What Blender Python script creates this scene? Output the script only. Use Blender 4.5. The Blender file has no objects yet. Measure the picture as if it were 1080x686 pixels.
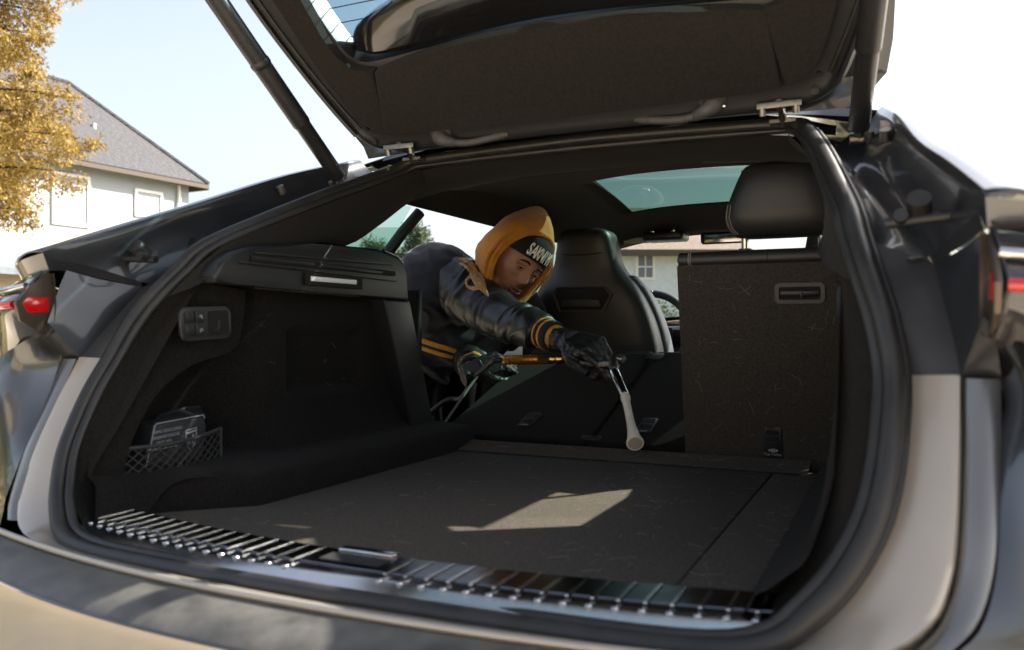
import bpy, bmesh, math, random
import numpy as np
from mathutils import Vector, Matrix, noise as mnoise
random.seed(7); rng = np.random.default_rng(7)
R = math.radians
scene = bpy.context.scene
col = scene.collection

# ------------------------------------------------------------------ camera
cd = bpy.data.cameras.new('camera'); cam = bpy.data.objects.new('camera', cd); col.objects.link(cam)
cam.location = (0.57, -0.80, 1.05); cam.rotation_euler = (R(90), 0, R(25))
cd.sensor_width = 36; cd.lens = 29.0; cd.shift_y = 0.0046
cd.clip_start = 0.02; cd.clip_end = 2000
cd.dof.use_dof = True; cd.dof.focus_distance = 2.35; cd.dof.aperture_fstop = 5.0
scene.camera = cam

# ------------------------------------------------------------------ sky, sun, exposure
SUN_AZ, SUN_EL = 46.5, 37.0            # degrees right of the car's nose, degrees up
w = bpy.data.worlds.new('World'); scene.world = w; w.use_nodes = True
wn = w.node_tree.nodes; wl = w.node_tree.links
sky = wn.new('ShaderNodeTexSky'); sky.sky_type = 'NISHITA'; sky.sun_disc = False
sky.sun_elevation = R(SUN_EL); sky.sun_rotation = R(SUN_AZ)
sky.air_density = 1.0; sky.dust_density = 4.0; sky.ozone_density = 1.0
hs_ = wn.new('ShaderNodeHueSaturation'); hs_.inputs['Saturation'].default_value = .58      # hazy, pale sky
wl.new(sky.outputs[0], hs_.inputs['Color']); wl.new(hs_.outputs[0], wn['Background'].inputs[0]); wn['Background'].inputs[1].default_value = 0.09
sd = bpy.data.lights.new('sun', 'SUN'); so = bpy.data.objects.new('sun', sd); col.objects.link(so)
sd.energy = 5.0; sd.angle = R(0.5); sd.color = (1.0, 0.93, 0.82)
so.rotation_euler = (R(90 - SUN_EL), 0, R(180 - SUN_AZ))
so.location = (3, 3, 6)
scene.view_settings.view_transform = 'Standard'; scene.view_settings.look = 'None'
scene.view_settings.exposure = 1.95; scene.view_settings.gamma = 1.0
scene.view_settings.use_curve_mapping = False
scene.cycles.max_bounces = 10; scene.cycles.transparent_max_bounces = 16
scene.cycles.sample_clamp_indirect = 6.0

# ------------------------------------------------------------------ materials
MATS = {}
def mat(name, colr, rough=.5, metal=0., coat=0., coat_rough=.05, sheen=0., spec=.5, nscale=0., nvar=0., colr2=None,
        bump=0., bscale=200., bdist=.001, rvar=0., detail=3., aniso=None, sss=0.):
    m = bpy.data.materials.new(name); m.use_nodes = True; MATS[name] = m
    n = m.node_tree.nodes; l = m.node_tree.links; b = n['Principled BSDF']
    b.inputs['Base Color'].default_value = (*colr, 1); b.inputs['Roughness'].default_value = rough
    b.inputs['Metallic'].default_value = metal; b.inputs['Coat Weight'].default_value = coat
    b.inputs['Coat Roughness'].default_value = coat_rough; b.inputs['Sheen Weight'].default_value = sheen
    b.inputs['Specular IOR Level'].default_value = spec
    if sss: b.inputs['Subsurface Weight'].default_value = sss; b.inputs['Subsurface Radius'].default_value = (.01, .004, .002)
    tc = n.new('ShaderNodeTexCoord')
    src = tc.outputs['Object']
    if aniso:
        mp = n.new('ShaderNodeMapping'); mp.inputs['Scale'].default_value = aniso; l.new(src, mp.inputs[0]); src = mp.outputs[0]
    if nscale:
        t = n.new('ShaderNodeTexNoise'); t.inputs['Scale'].default_value = nscale; t.inputs['Detail'].default_value = detail
        l.new(src, t.inputs['Vector'])
        cr = n.new('ShaderNodeValToRGB'); c2 = colr2 if colr2 else tuple(x * (1 + nvar) for x in colr)
        c1 = colr if colr2 else tuple(x * (1 - nvar) for x in colr)
        cr.color_ramp.elements[0].position = .3; cr.color_ramp.elements[1].position = .7
        cr.color_ramp.elements[0].color = (*c1, 1); cr.color_ramp.elements[1].color = (*c2, 1)
        l.new(t.outputs[0], cr.inputs[0]); l.new(cr.outputs[0], b.inputs['Base Color'])
        if rvar:
            mr = n.new('ShaderNodeMapRange'); mr.inputs[3].default_value = max(.02, rough - rvar); mr.inputs[4].default_value = min(1, rough + rvar)
            l.new(t.outputs[0], mr.inputs[0]); l.new(mr.outputs[0], b.inputs['Roughness'])
    if bump:
        t2 = n.new('ShaderNodeTexNoise'); t2.inputs['Scale'].default_value = bscale; t2.inputs['Detail'].default_value = 2
        l.new(src, t2.inputs['Vector'])
        bp = n.new('ShaderNodeBump'); bp.inputs['Strength'].default_value = bump; bp.inputs['Distance'].default_value = bdist
        l.new(t2.outputs[0], bp.inputs['Height']); l.new(bp.outputs[0], b.inputs['Normal'])
    return m

def glass(name, tint, gloss=.06, dust=0.):
    m = bpy.data.materials.new(name); m.use_nodes = True; MATS[name] = m
    n = m.node_tree.nodes; l = m.node_tree.links; n.remove(n['Principled BSDF']); out = n['Material Output']
    tr = n.new('ShaderNodeBsdfTransparent'); tr.inputs[0].default_value = (*tint, 1)
    gl = n.new('ShaderNodeBsdfGlossy'); gl.inputs['Roughness'].default_value = .01
    lw_ = n.new('ShaderNodeLayerWeight'); lw_.inputs[0].default_value = .5
    pw = n.new('ShaderNodeMath'); pw.operation = 'POWER'; pw.inputs[1].default_value = 5.0; l.new(lw_.outputs['Facing'], pw.inputs[0])
    fr = n.new('ShaderNodeMath'); fr.operation = 'MULTIPLY_ADD'; fr.inputs[1].default_value = .9; fr.inputs[2].default_value = .045; l.new(pw.outputs[0], fr.inputs[0])
    mx = n.new('ShaderNodeMixShader'); l.new(fr.outputs[0], mx.inputs[0]); l.new(tr.outputs[0], mx.inputs[1]); l.new(gl.outputs[0], mx.inputs[2])
    last = mx.outputs[0]
    if dust:
        df = n.new('ShaderNodeBsdfTranslucent'); df.inputs[0].default_value = (.85, .86, .88, 1)
        t = n.new('ShaderNodeTexNoise'); t.inputs['Scale'].default_value = 6; t.inputs['Detail'].default_value = 8
        ma = n.new('ShaderNodeMapRange'); ma.inputs[3].default_value = dust * .5; ma.inputs[4].default_value = dust * 1.5
        l.new(t.outputs[0], ma.inputs[0])
        m2 = n.new('ShaderNodeMixShader'); l.new(ma.outputs[0], m2.inputs[0]); l.new(last, m2.inputs[1]); l.new(df.outputs[0], m2.inputs[2]); last = m2.outputs[0]
    l.new(last, out.inputs[0]); return m

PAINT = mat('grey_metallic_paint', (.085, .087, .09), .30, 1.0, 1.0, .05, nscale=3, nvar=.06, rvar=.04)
FLANGEM = mat('lit_beige_paint', (.42, .375, .318), .34, .45, .8, .05, nscale=5, nvar=.08, rvar=.06)  # car paint lightened to beige, sunlight and reflections put into its colour
CORNERM = mat('half_lit_paint', (.21, .197, .178), .30, .85, 1., .05, nscale=5, nvar=.08, rvar=.06)  # halfway tone of the car paint, beige reflection put into its colour
PAINTD = mat('dusty_bumper_plastic', (.045, .044, .042), .5, 0, .15, .25, nscale=30, colr2=(.10, .097, .09), rvar=.15, detail=8)
JAMB = mat('jamb_paint', (.028, .031, .037), .36, .4, .6, .06, nscale=14, nvar=.2, rvar=.08, detail=6)
JAMBM = mat('matte_jamb_panel', (.04, .04, .041), .45, .2, .25, .25, nscale=20, nvar=.15, rvar=.08)
RUBBER = mat('rubber', (.020, .019, .0175), .42, nscale=25, nvar=.3, rvar=.1, detail=6)
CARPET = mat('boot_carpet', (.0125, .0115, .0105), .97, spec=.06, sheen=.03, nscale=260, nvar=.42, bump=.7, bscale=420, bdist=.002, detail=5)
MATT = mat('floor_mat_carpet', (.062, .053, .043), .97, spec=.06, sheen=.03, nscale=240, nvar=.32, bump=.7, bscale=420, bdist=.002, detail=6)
SEATM = mat('lit_seat_back_carpet', (.046, .0405, .0345), .97, spec=.06, sheen=.03, nscale=260, nvar=.34, bump=.7, bscale=420, bdist=.002, detail=6)  # same carpet as the folded backs, lightened for the light it faces
ALC = mat('suede_trim', (.0215, .0200, .0182), .97, spec=.06, sheen=.04, nscale=160, nvar=.18, bump=.3, bscale=500, bdist=.0008, detail=6)
PLAST = mat('black_plastic', (.013, .0132, .0142), .42, nscale=90, nvar=.1, bump=.15, bscale=1400, bdist=.0003, rvar=.05)
PLASTG = mat('grey_plastic_trim', (.024, .024, .026), .4, nscale=60, nvar=.1, bump=.15, bscale=1400, bdist=.0003)
GLOSSB = mat('gloss_black', (.008, .008, .009), .12, coat=.6)
DARK = mat('dark_void', (.006, .006, .006), .9)
LEATHER = mat('black_leather', (.016, .0155, .0152), .46, nscale=120, nvar=.12, bump=.35, bscale=500, bdist=.0006, rvar=.08)
LEATHB = mat('skylit_black_leather', (.040, .047, .064), .45, nscale=120, nvar=.12, bump=.35, bscale=500, bdist=.0006)  # blue window light put into the leather's colour
STITCH = mat('pale_thread', (.30, .29, .27), .8)
STEEL = mat('polished_steel', (.62, .62, .63), .16, 1.0, nscale=40, nvar=.08, rvar=.06)
STEELD = mat('dark_chrome', (.10, .105, .115), .2, 1.0, nscale=40, nvar=.15, rvar=.08)
ZINC = mat('plated_steel', (.24, .225, .20), .42, 1.0, nscale=80, nvar=.25, rvar=.1)
BRASS = mat('brass', (.58, .36, .10), .3, 1.0, nscale=90, nvar=.2, rvar=.1)
BRONZE = mat('orange_anodised', (.42, .17, .03), .38, .8, nscale=160, nvar=.35, rvar=.1, detail=5)
WHITEP = mat('off_white_plastic', (.80, .74, .62), .45, nscale=25, nvar=.1)
HOSEG = mat('grey_rubber', (.065, .064, .062), .6, nscale=60, nvar=.2)
LAMPM = mat('lamp_lens', (.75, .76, .76), .35)
PRINT = mat('white_print', (.32, .33, .35), .6)
GLASS_GREEN = glass('green_tint_glass', (.56, .72, .65))
GLASS_ROOF = glass('sunroof_glass', (.12, .205, .18))
GLASS_HATCH = glass('blue_tint_glass', (.36, .50, .55))
GLASS_CLEAR = glass('clear_glass', (.86, .90, .87))
GLASS_DARK = glass('sun_blocking_glass', (.10, .12, .115))  # dark tint put in to keep sun off the folded seats
GLASS_WS = glass('windscreen_glass', (.80, .85, .85))

# ------------------------------------------------------------------ helpers
def obj(name, me, m, parent=None):
    o = bpy.data.objects.new(name, me); col.objects.link(o)
    if m and not me.materials: me.materials.append(m)
    if parent is not None:
        o.parent = parent
        if parent.parent is None: o.location = -parent.location if parent.type == 'EMPTY' else (0, 0, 0)
    return o
def tag(o, label, cat, group=None, kind=None):
    o['label'] = label; o['category'] = cat
    if group: o['group'] = group
    if kind: o['kind'] = kind
    return o
def thing(name, loc, label, cat, group=None):
    o = bpy.data.objects.new(name, None); col.objects.link(o); o.location = loc; o.empty_display_size = .1
    return tag(o, label, cat, group)
def finish(bm, name, m, parent, smooth=True, sharp=40):
    bmesh.ops.recalc_face_normals(bm, faces=bm.faces[:])
    me = bpy.data.meshes.new(name); bm.to_mesh(me); bm.free()
    if smooth:
        me.polygons.foreach_set('use_smooth', [True] * len(me.polygons))
        try: me.set_sharp_from_angle(angle=R(sharp))
        except Exception: pass
    return obj(name, me, m, parent)
def raw(name, v, f, m, parent=None, smooth=True, sharp=40):
    bm = bmesh.new(); vs = [bm.verts.new(p) for p in v]
    for q in f:
        try: bm.faces.new([vs[i] for i in q])
        except ValueError: pass
    return finish(bm, name, m, parent, smooth, sharp)
def cr(pts, n, closed=False):
    P = np.array(pts, float); N = len(P); out = []
    segs = N if closed else N - 1
    for i in range(segs):
        if closed: p0, p1, p2, p3 = P[(i-1) % N], P[i], P[(i+1) % N], P[(i+2) % N]
        else: p0, p1, p2, p3 = P[max(i-1, 0)], P[i], P[i+1], P[min(i+2, N-1)]
        for k in range(n):
            t = k / n
            out.append(.5*((2*p1)+(-p0+p2)*t+(2*p0-5*p1+4*p2-p3)*t*t+(-p0+3*p1-3*p2+p3)*t**3))
    if not closed: out.append(P[-1])
    return [tuple(q) for q in out]
def grid(rows, close_u=False, close_v=False):
    n, k = len(rows), len(rows[0]); v = [p for r in rows for p in r]; f = []
    for i in range(n if close_v else n-1):
        for j in range(k if close_u else k-1):
            a, b = i*k+j, i*k+(j+1) % k; c_, d = ((i+1) % n)*k+(j+1) % k, ((i+1) % n)*k+j
            f.append((a, b, c_, d))
    return v, f
def loft(name, rows, m, parent=None, close_u=False, thick=0., sharp=40, caps=False, close_v=False):
    v, f = grid(rows, close_u, close_v)
    if caps:
        k = len(rows[0]); f.append(tuple(range(k))); f.append(tuple(range((len(rows)-1)*k, len(rows)*k)))
    o = raw(name, v, f, m, parent, True, sharp)
    if thick:
        md = o.modifiers.new('s', 'SOLIDIFY'); md.thickness = thick; md.offset = 0
    return o
def smooth_rows(rows, n, m_):
    rows = [cr(r, m_) for r in rows]; cols = list(zip(*rows)); cols = [cr(c_, n) for c_ in cols]
    return [list(r) for r in zip(*cols)]
def tube_vf(pts, r, seg=12, closed=False, caps=True):
    P = [Vector(p) for p in pts]; N = len(P); rr = r if isinstance(r, (list, tuple)) else [r]*N
    T = []
    for i in range(N):
        a = P[(i-1) % N] if closed or i > 0 else P[i]; b = P[(i+1) % N] if closed or i < N-1 else P[i]
        T.append((b-a).normalized())
    nrm = T[0].orthogonal().normalized(); rows = []
    for i in range(N):
        nrm = (nrm - T[i]*nrm.dot(T[i])).normalized(); bi = T[i].cross(nrm)
        rows.append([tuple(P[i] + (nrm*math.cos(2*math.pi*k/seg) + bi*math.sin(2*math.pi*k/seg))*rr[i]) for k in range(seg)])
    v, f = grid(rows, True, closed)
    if caps and not closed: f.append(tuple(range(seg))); f.append(tuple(range((N-1)*seg, N*seg)))
    return v, f
def tube(name, pts, r, m, parent=None, seg=12, closed=False, sharp=50):
    v, f = tube_vf(pts, r, seg, closed); return raw(name, v, f, m, parent, True, sharp)
def multi(name, parts, m, parent=None, sharp=40):
    V, Fc = [], []
    for v, f in parts:
        o = len(V); V += list(v); Fc += [tuple(i+o for i in q) for q in f]
    return raw(name, V, Fc, m, parent, True, sharp)
def box_vf(c_, s_, rot=None):
    M = rot if rot else Matrix.Identity(3); v = []
    for x in (-.5, .5):
        for y in (-.5, .5):
            for z in (-.5, .5): v.append(tuple(Vector(c_) + M @ Vector((x*s_[0], y*s_[1], z*s_[2]))))
    return v, [(0, 1, 3, 2), (4, 6, 7, 5), (0, 4, 5, 1), (2, 3, 7, 6), (0, 2, 6, 4), (1, 5, 7, 3)]
def rbox(name, c_, s_, m, parent=None, bev=.005, seg=3, rot=None):
    v, f = box_vf(c_, s_, rot); bm = bmesh.new(); vs = [bm.verts.new(p) for p in v]
    for q in f: bm.faces.new([vs[i] for i in q])
    if bev: bmesh.ops.bevel(bm, geom=bm.edges[:], offset=bev, segments=seg, affect='EDGES', profile=.5)
    return finish(bm, name, m, parent, True, 35)
def plate(name, outline, thick, m, parent=None, bev=.004, seg=2, sharp=35):
    """planar outline (3D points) thickened by the vector thick"""
    t = Vector(thick); bm = bmesh.new(); n = len(outline)
    a = [bm.verts.new(p) for p in outline]; b = [bm.verts.new(Vector(p)+t) for p in outline]
    bm.faces.new(a); bm.faces.new(b[::-1])
    for i in range(n): bm.faces.new([a[i], a[(i+1) % n], b[(i+1) % n], b[i]])
    if bev:
        fs = set(bm.faces[:2]); es = [e for e in bm.edges if any(q in e.link_faces for q in list(bm.faces)[:2])]
        bmesh.ops.bevel(bm, geom=es, offset=bev, segments=seg, affect='EDGES', profile=.5)
    return finish(bm, name, m, parent, True, sharp)
def rrect(c_, ex, ey, w_, h_, r, n=5):
    """rounded rectangle outline, centre c_, unit axes ex, ey"""
    c_, ex, ey = Vector(c_), Vector(ex).normalized(), Vector(ey).normalized(); out = []
    for sx, sy, a0 in ((1, 1, 0), (-1, 1, 90), (-1, -1, 180), (1, -1, 270)):
        for k in range(n+1):
            a = R(a0 + 90*k/n); out.append(tuple(c_ + ex*(sx*(w_/2-r)+r*math.cos(a)) + ey*(sy*(h_/2-r)+r*math.sin(a))))
    return out
def ring_vf(outer, inner, depth):
    """frame between two outlines of equal count, thickened by vector"""
    d = Vector(depth); n = len(outer)
    rows = [[tuple(Vector(p)+d) for p in outer], [tuple(p) for p in outer], [tuple(p) for p in inner], [tuple(Vector(p)+d) for p in inner]]
    return grid(rows, True, True)
def mirror(pts): return [(-p[0], p[1], p[2]) for p in pts]
def mrows(rows): return [mirror(r) for r in rows]
def sphere_vf(c_, r, nu=12, nv=8, M=None):
    rows = []
    for i in range(nv+1):
        th = math.pi*i/nv
        rows.append([tuple(Vector(c_) + (M if M else Matrix.Identity(3)) @ Vector((r[0]*math.sin(th)*math.cos(2*math.pi*j/nu), r[1]*math.sin(th)*math.sin(2*math.pi*j/nu), r[2]*math.cos(th)))) for j in range(nu)])
    return grid(rows, True)
def text_obj(name, body, M4, size, m, parent, extrude=.0004, sx=1.0, bold=0.):
    cu = bpy.data.curves.new(name, 'FONT'); cu.body = body; cu.size = size; cu.extrude = extrude; cu.offset = bold; cu.align_x = 'CENTER'; cu.align_y = 'CENTER'
    t = bpy.data.objects.new(name, cu); col.objects.link(t)
    dg = bpy.context.evaluated_depsgraph_get(); me = bpy.data.meshes.new_from_object(t.evaluated_get(dg)); bpy.data.objects.remove(t)
    S = Matrix.Diagonal((sx, 1, 1, 1)); me.transform(M4 @ S); me.materials.clear()
    return obj(name, me, m, parent)
def frame4(o, ex, ey):
    ex = Vector(ex).normalized(); ey = Vector(ey); ey = (ey - ex*ey.dot(ex)).normalized(); ez = ex.cross(ey)
    M = Matrix((ex, ey, ez)).transposed().to_4x4(); M.translation = Vector(o); return M
def clean(bm_me):
    return bm_me

# =================================================================== setting
def sheet(name, x0, x1, y0, y1, z, m, n=1):
    v = [(x0, y0, z), (x1, y0, z), (x1, y1, z), (x0, y1, z)]
    o = raw(name, v, [(0, 1, 2, 3)], m, None, False); o['kind'] = 'structure'; return o
CONC = mat('driveway_concrete', (.55, .47, .37), .85, nscale=1.2, nvar=.15, detail=8, bump=.3, bscale=60, bdist=.004)
LAWN = mat('dry_lawn', (.10, .085, .03), .95, nscale=25, colr2=(.22, .17, .08), detail=8, bump=.8, bscale=40, bdist=.03)
ASPH = mat('street_asphalt', (.06, .058, .055), .9, nscale=8, nvar=.2, detail=8)
sheet('ground', -400, 400, -400, 400, -.012, LAWN)
sheet('driveway', -4.5, 5.2, -9.4, 9.0, -.006, CONC)
sheet('road', -400, 400, -17.0, -9.5, -.004, ASPH)

# =================================================================== the car
CAR = thing('hatchback_suv', (0, 2.3, 0), 'dark grey suv seen from behind with its tailgate raised and boot empty', 'car')
# weather-strip line (right half, bottom centre -> top centre)
SEAL = [(0, -.070, .752), (.22, -.063, .752), (.40, -.049, .753), (.473, -.034, .764), (.508, -.018, .792), (.534, .002, .822), (.556, .026, .862),
        (.5675, .052, .903), (.574, .085, .955), (.5755, .12, 1.004), (.566, .15, 1.06), (.553, .18, 1.105), (.538, .225, 1.155), (.526, .27, 1.198),
        (.500, .40, 1.262), (.474, .54, 1.325), (.452, .65, 1.372), (.436, .725, 1.402), (.415, .755, 1.424), (.37, .765, 1.430), (.2, .768, 1.438), (0, .77, 1.443)]
def full(half): return mirror(half)[::-1][:-1] + half     # left top .. bottom .. right top, top centre repeated
loop = cr(SEAL[:-1], 4); loopf = mirror(loop)[::-1][:-1] + loop          # open at the top
loopc = loopf + cr([loop[-1], SEAL[-1], (-loop[-1][0], loop[-1][1], loop[-1][2])], 5)[1:-1]
cen = Vector((0, .36, 1.10))
def inset(p, d, fwd=0.):
    p = Vector(p); q = p - cen; t = Vector((q.x, 0, q.z)).normalized()
    return tuple(p - t*d + Vector((0, fwd, 0)))
def wb(p):
    q = Vector(p)-cen; t = Vector((q.x, 0, q.z)).normalized(); return max(0, -t.z)**3
seal = tube('weather_seal', [inset(p, .008) for p in loopc], .0110, RUBBER, CAR, 12, True)
tube('seal_lip', [inset(p, .022-.016*wb(p), .010+.014*wb(p)) for p in loopc], .0072, RUBBER, seal, 10, True)
tube('seal_flange', [inset(p, -.004, .013) for p in loopc], .005, RUBBER, seal, 8, True)

# jamb strip below the seam, each side from the bottom centre up
S_lo = SEAL[:10]
O_lo = [(0, -.108, .762), (.22, -.100, .762), (.40, -.082, .763), (.49, -.062, .765), (.555, -.036, .772), (.596, -.008, .796), (.612, .014, .828),
        (.619, .035, .870), (.624, .075, .940), (.627, .115, 1.004)]
for sgn in (1, -1):
    rows = []
    for a, b in zip(S_lo, O_lo):
        a, b = Vector(a), Vector(b); m1 = a.lerp(b, .3)+Vector((0, .010, .0)); m2 = a.lerp(b, .88)+Vector((0, -.004, .002))
        e = b + Vector((.004, .014, -.006)) if b.z > .78 else b + Vector((0, .004, -.012))
        rows.append([tuple(a + Vector((0, .02, 0))), tuple(m1), tuple(m2), tuple(b), tuple(e)])
    rows = smooth_rows(rows, 4, 2)
    if sgn < 0: rows = mrows(rows)
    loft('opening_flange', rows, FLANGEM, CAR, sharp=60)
# jamb above the seam : facing strip, pocket panel, gutter, lip
A, B = (.627, .115, 1.004), (.642, .068, 1.062)
P1, P2 = (.646, .104, 1.146), (.607, .218, 1.123)
LIP = [(.643, .060, 1.172), (.632, .12, 1.197), (.618, .20, 1.228), (.590, .33, 1.281), (.566, .55, 1.368), (.546, .77, 1.438)]
for sgn in (1, -1):
    fl = (lambda r: r) if sgn > 0 else mrows
    up = [SEAL[9], SEAL[10], SEAL[11], SEAL[12]]
    edge = [A, (.622, .145, 1.04), (.614, .185, 1.085), P2]
    rows = [[tuple(Vector(a)+Vector((0, .02, 0))), tuple(Vector(a).lerp(Vector(b), .5)+Vector((0, .008, 0))), b] for a, b in zip(up, edge)]
    loft('jamb_panel', fl(smooth_rows(rows, 4, 3)), JAMBM, CAR)
    # pocket panel facing inward
    rows = [[A, (.622, .145, 1.04), (.614, .185, 1.085), P2], [(.635, .092, 1.033), (.634, .115, 1.07), (.632, .135, 1.11), (.632, .155, 1.134)], [B, (.644, .080, 1.09), (.646, .092, 1.12), P1]]
    o = loft('lamp_pocket_panel', fl(smooth_rows(rows, 3, 3)), JAMB, CAR)
    # ledge above the pocket, then gutter up to the hinge
    s_up = [SEAL[12], SEAL[13], SEAL[14], SEAL[15], SEAL[16], SEAL[17]]
    rows = []
    gut = [(.585, .215, 1.128), (.573, .285, 1.160), (.552, .41, 1.215), (.520, .56, 1.283), (.497, .665, 1.330), (.470, .77, 1.372)]
    g2 = [(.607, .215, 1.132), (.596, .285, 1.172), (.576, .41, 1.235), (.548, .56, 1.310), (.527, .665, 1.362), (.505, .77, 1.405)]
    lp = [(.640, .085, 1.160), (.630, .12, 1.186), (.612, .21, 1.222), (.582, .36, 1.285), (.560, .56, 1.362), (.540, .77, 1.432)]
    l2 = LIP
    for a, g, h_, p, q in zip(s_up, gut, g2, lp, l2):
        a = Vector(a)+Vector((0, .02, -.004)); rows.append([tuple(a), tuple(a.lerp(Vector(g), .45)+Vector((0, .008, -.008))), g, h_, tuple(Vector(h_).lerp(Vector(p), .55)+Vector((.004, .006, -.002))), p, q])
    loft('gutter', fl(smooth_rows(rows, 4, 2)), JAMB, CAR, sharp=50)
    loft('pocket_ledge', fl(smooth_rows([[P1, (.632, .155, 1.136), P2], [(.640, .085, 1.160), (.625, .15, 1.15), (.607, .215, 1.132)]], 2, 3)), JAMB, CAR)
    # outer skin of the rear pillar and haunch
    rows = [[(.643, .060, 1.172), (.672, .058, 1.172), (.72, .070, 1.160), (.82, .15, 1.147), (.94, .34, 1.12)],
            [(.618, .20, 1.228), (.648, .20, 1.228), (.70, .215, 1.196), (.82, .29, 1.15), (.95, .46, 1.11)],
            [(.590, .33, 1.281), (.620, .335, 1.281), (.672, .35, 1.240), (.79, .41, 1.15), (.96, .60, 1.10)],
            [(.566, .55, 1.368), (.596, .552, 1.366), (.648, .565, 1.315), (.76, .62, 1.17), (.965, .8, 1.09)],
            [(.546, .77, 1.438), (.580, .775, 1.437), (.632, .785, 1.385), (.735, .82, 1.20), (.965, .98, 1.08)]]
    o = loft('quarter_panel', fl(smooth_rows(rows, 5, 4)), PAINT, CAR, thick=.003)
    loft('panel_under_haunch', fl(smooth_rows([[(.643, .062, 1.171), (.72, .072, 1.158), (.82, .155, 1.144), (.94, .345, 1.118)], [(.646, .075, 1.142), (.72, .085, 1.135), (.82, .16, 1.13), (.935, .345, 1.10)]], 2, 4)), PAINT, CAR)
    loft('pocket_lip', fl([[A, B], [(.661, .113, 1.002), (.651, .067, 1.053)]]), JAMB, CAR)
    loft('pocket_lip', fl([[(.643, .061, 1.171), (.640, .085, 1.160), (.6465, .105, 1.1455)], [(.6465, .074, 1.1435), (.6465, .085, 1.1445), (.647, .106, 1.145)]]), JAMB, CAR)
    # lower rear corner, bumper side and flank
    def row(z, dy, dx=0., c0=(.622, .04)):
        pc = [c0, (.70, .035), (.80, .062), (.895, .16), (.948, .34), (.968, .6), (.972, .98)]
        return [(x+dx*(i > 0), y+dy*(1-i/6), z) for i, (x, y) in enumerate(pc)]
    rows = [[(.650, .066, 1.052), (.70, .050, 1.02), (.80, .078, .995), (.90, .19, 1.0), (.945, .35, 1.10), (.966, .6, 1.085), (.970, .98, 1.075)],
            [(.660, .112, 1.003), (.70, .046, .985), (.80, .070, .965), (.90, .185, .97), (.95, .345, 1.0), (.970, .6, 1.0), (.974, .98, 1.0)],
            row(.94, .0, .002, (.657, .080)), row(.87, -.003, .003, (.652, .042)), row(.828, -.005, .004, (.646, .022)), row(.796, -.008, .005, (.633, .002)), row(.772, -.012, .006, (.609, -.016)), row(.70, -.04, .012, (.56, -.05)), row(.55, -.07, .012, (.56, -.06)), row(.42, -.04, .0, (.55, -.03)), row(.30, .05, -.03, (.53, .0))]
    loft('rear_corner_panel', fl(smooth_rows(rows, 3, 4)), PAINT, CAR)
    cs0 = [(.631, .110, 1.003), (.628, .078, .94), (.623, .040, .87), (.617, .020, .828), (.604, .0, .796), (.580, -.018, .774)]
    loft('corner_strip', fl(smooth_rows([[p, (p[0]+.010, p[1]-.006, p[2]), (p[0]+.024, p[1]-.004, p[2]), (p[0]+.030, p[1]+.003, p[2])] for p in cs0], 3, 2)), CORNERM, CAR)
    tube('panel_gap', [(sgn*x, y, z) for x, y, z in [(.6295, .112, 1.002), (.6265, .080, .94), (.6215, .042, .87), (.6145, .021, .828), (.599, .0, .796), (.572, -.022, .774)]], .0028, DARK, CAR, 6)
    # tail lamp: clear wedge with red core
    Lr = [[(.648, .068, 1.140), (.70, .076, 1.134), (.80, .125, 1.128), (.90, .26, 1.118), (.945, .40, 1.11)],
          [(.652, .046, 1.115), (.70, .050, 1.110), (.81, .105, 1.108), (.91, .245, 1.106), (.952, .40, 1.104)],
          [(.656, .026, 1.090), (.70, .030, 1.088), (.815, .095, 1.088), (.915, .24, 1.09), (.955, .40, 1.094)],
          [(.652, .034, 1.066), (.70, .038, 1.060), (.81, .10, 1.06), (.91, .245, 1.062), (.952, .40, 1.085)],
          [(.646, .066, 1.045), (.70, .068, 1.018), (.80, .088, .998), (.90, .22, 1.0), (.945, .38, 1.08)]]
    lens = loft('tail_lamp', fl(smooth_rows(Lr, 3, 3)), MATS.get('lamp_cover') or mat('lamp_cover', (.03, .028, .03), .08, coat=1.), CAR)
    red = [[(x-.002 if j == 0 else x, y-.006, z) for j, (x, y, z) in enumerate(r)] for r in [
        [(.656, .044, 1.104), (.70, .048, 1.100), (.81, .105, 1.099), (.90, .245, 1.098)], [(.659, .034, 1.088), (.70, .036, 1.086), (.812, .095, 1.086), (.905, .235, 1.086)],
        [(.655, .044, 1.072), (.70, .048, 1.070), (.81, .102, 1.070), (.90, .24, 1.071)]]]
    loft('lamp_core', fl(smooth_rows(red, 3, 3)), MATS.get('red_lens') or mat('red_lens', (.45, .004, .008), .2, coat=1.), lens)
    back = [[(.64, .078, 1.14), (.70, .10, 1.134), (.80, .16, 1.12), (.93, .40, 1.11)], [(.64, .082, 1.09), (.70, .09, 1.09), (.80, .15, 1.09), (.93, .40, 1.09)], [(.64, .075, 1.045), (.70, .09, 1.02), (.80, .14, 1.0), (.93, .40, 1.07)]]
    loft('lamp_housing', fl(smooth_rows(back, 3, 3)), MATS.get('lamp_reflector') or mat('lamp_reflector', (.09, .07, .055), .3, .6), lens)
    tube('lamp_strip', cr([(sgn*x, y-.004, z) for x, y, z in [(.652, .044, 1.118), (.70, .048, 1.113), (.81, .103, 1.111), (.91, .243, 1.108)]], 5), .0055, STEEL, lens, 8)
    tube('lamp_core', cr([(sgn*x, y-.003, z) for x, y, z in [(.657, .025, 1.089), (.70, .029, 1.087), (.815, .094, 1.087), (.915, .239, 1.089)]], 5), .0060, MATS['red_lens'], lens, 8)
    tube('lamp_trim', [(sgn*x, y, z) for x, y, z in [(.650, .064, 1.142), (.654, .045, 1.116), (.659, .024, 1.090), (.655, .032, 1.066), (.648,   .064, 1.044)]], .0024, GLOSSB, lens, 8)
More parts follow.
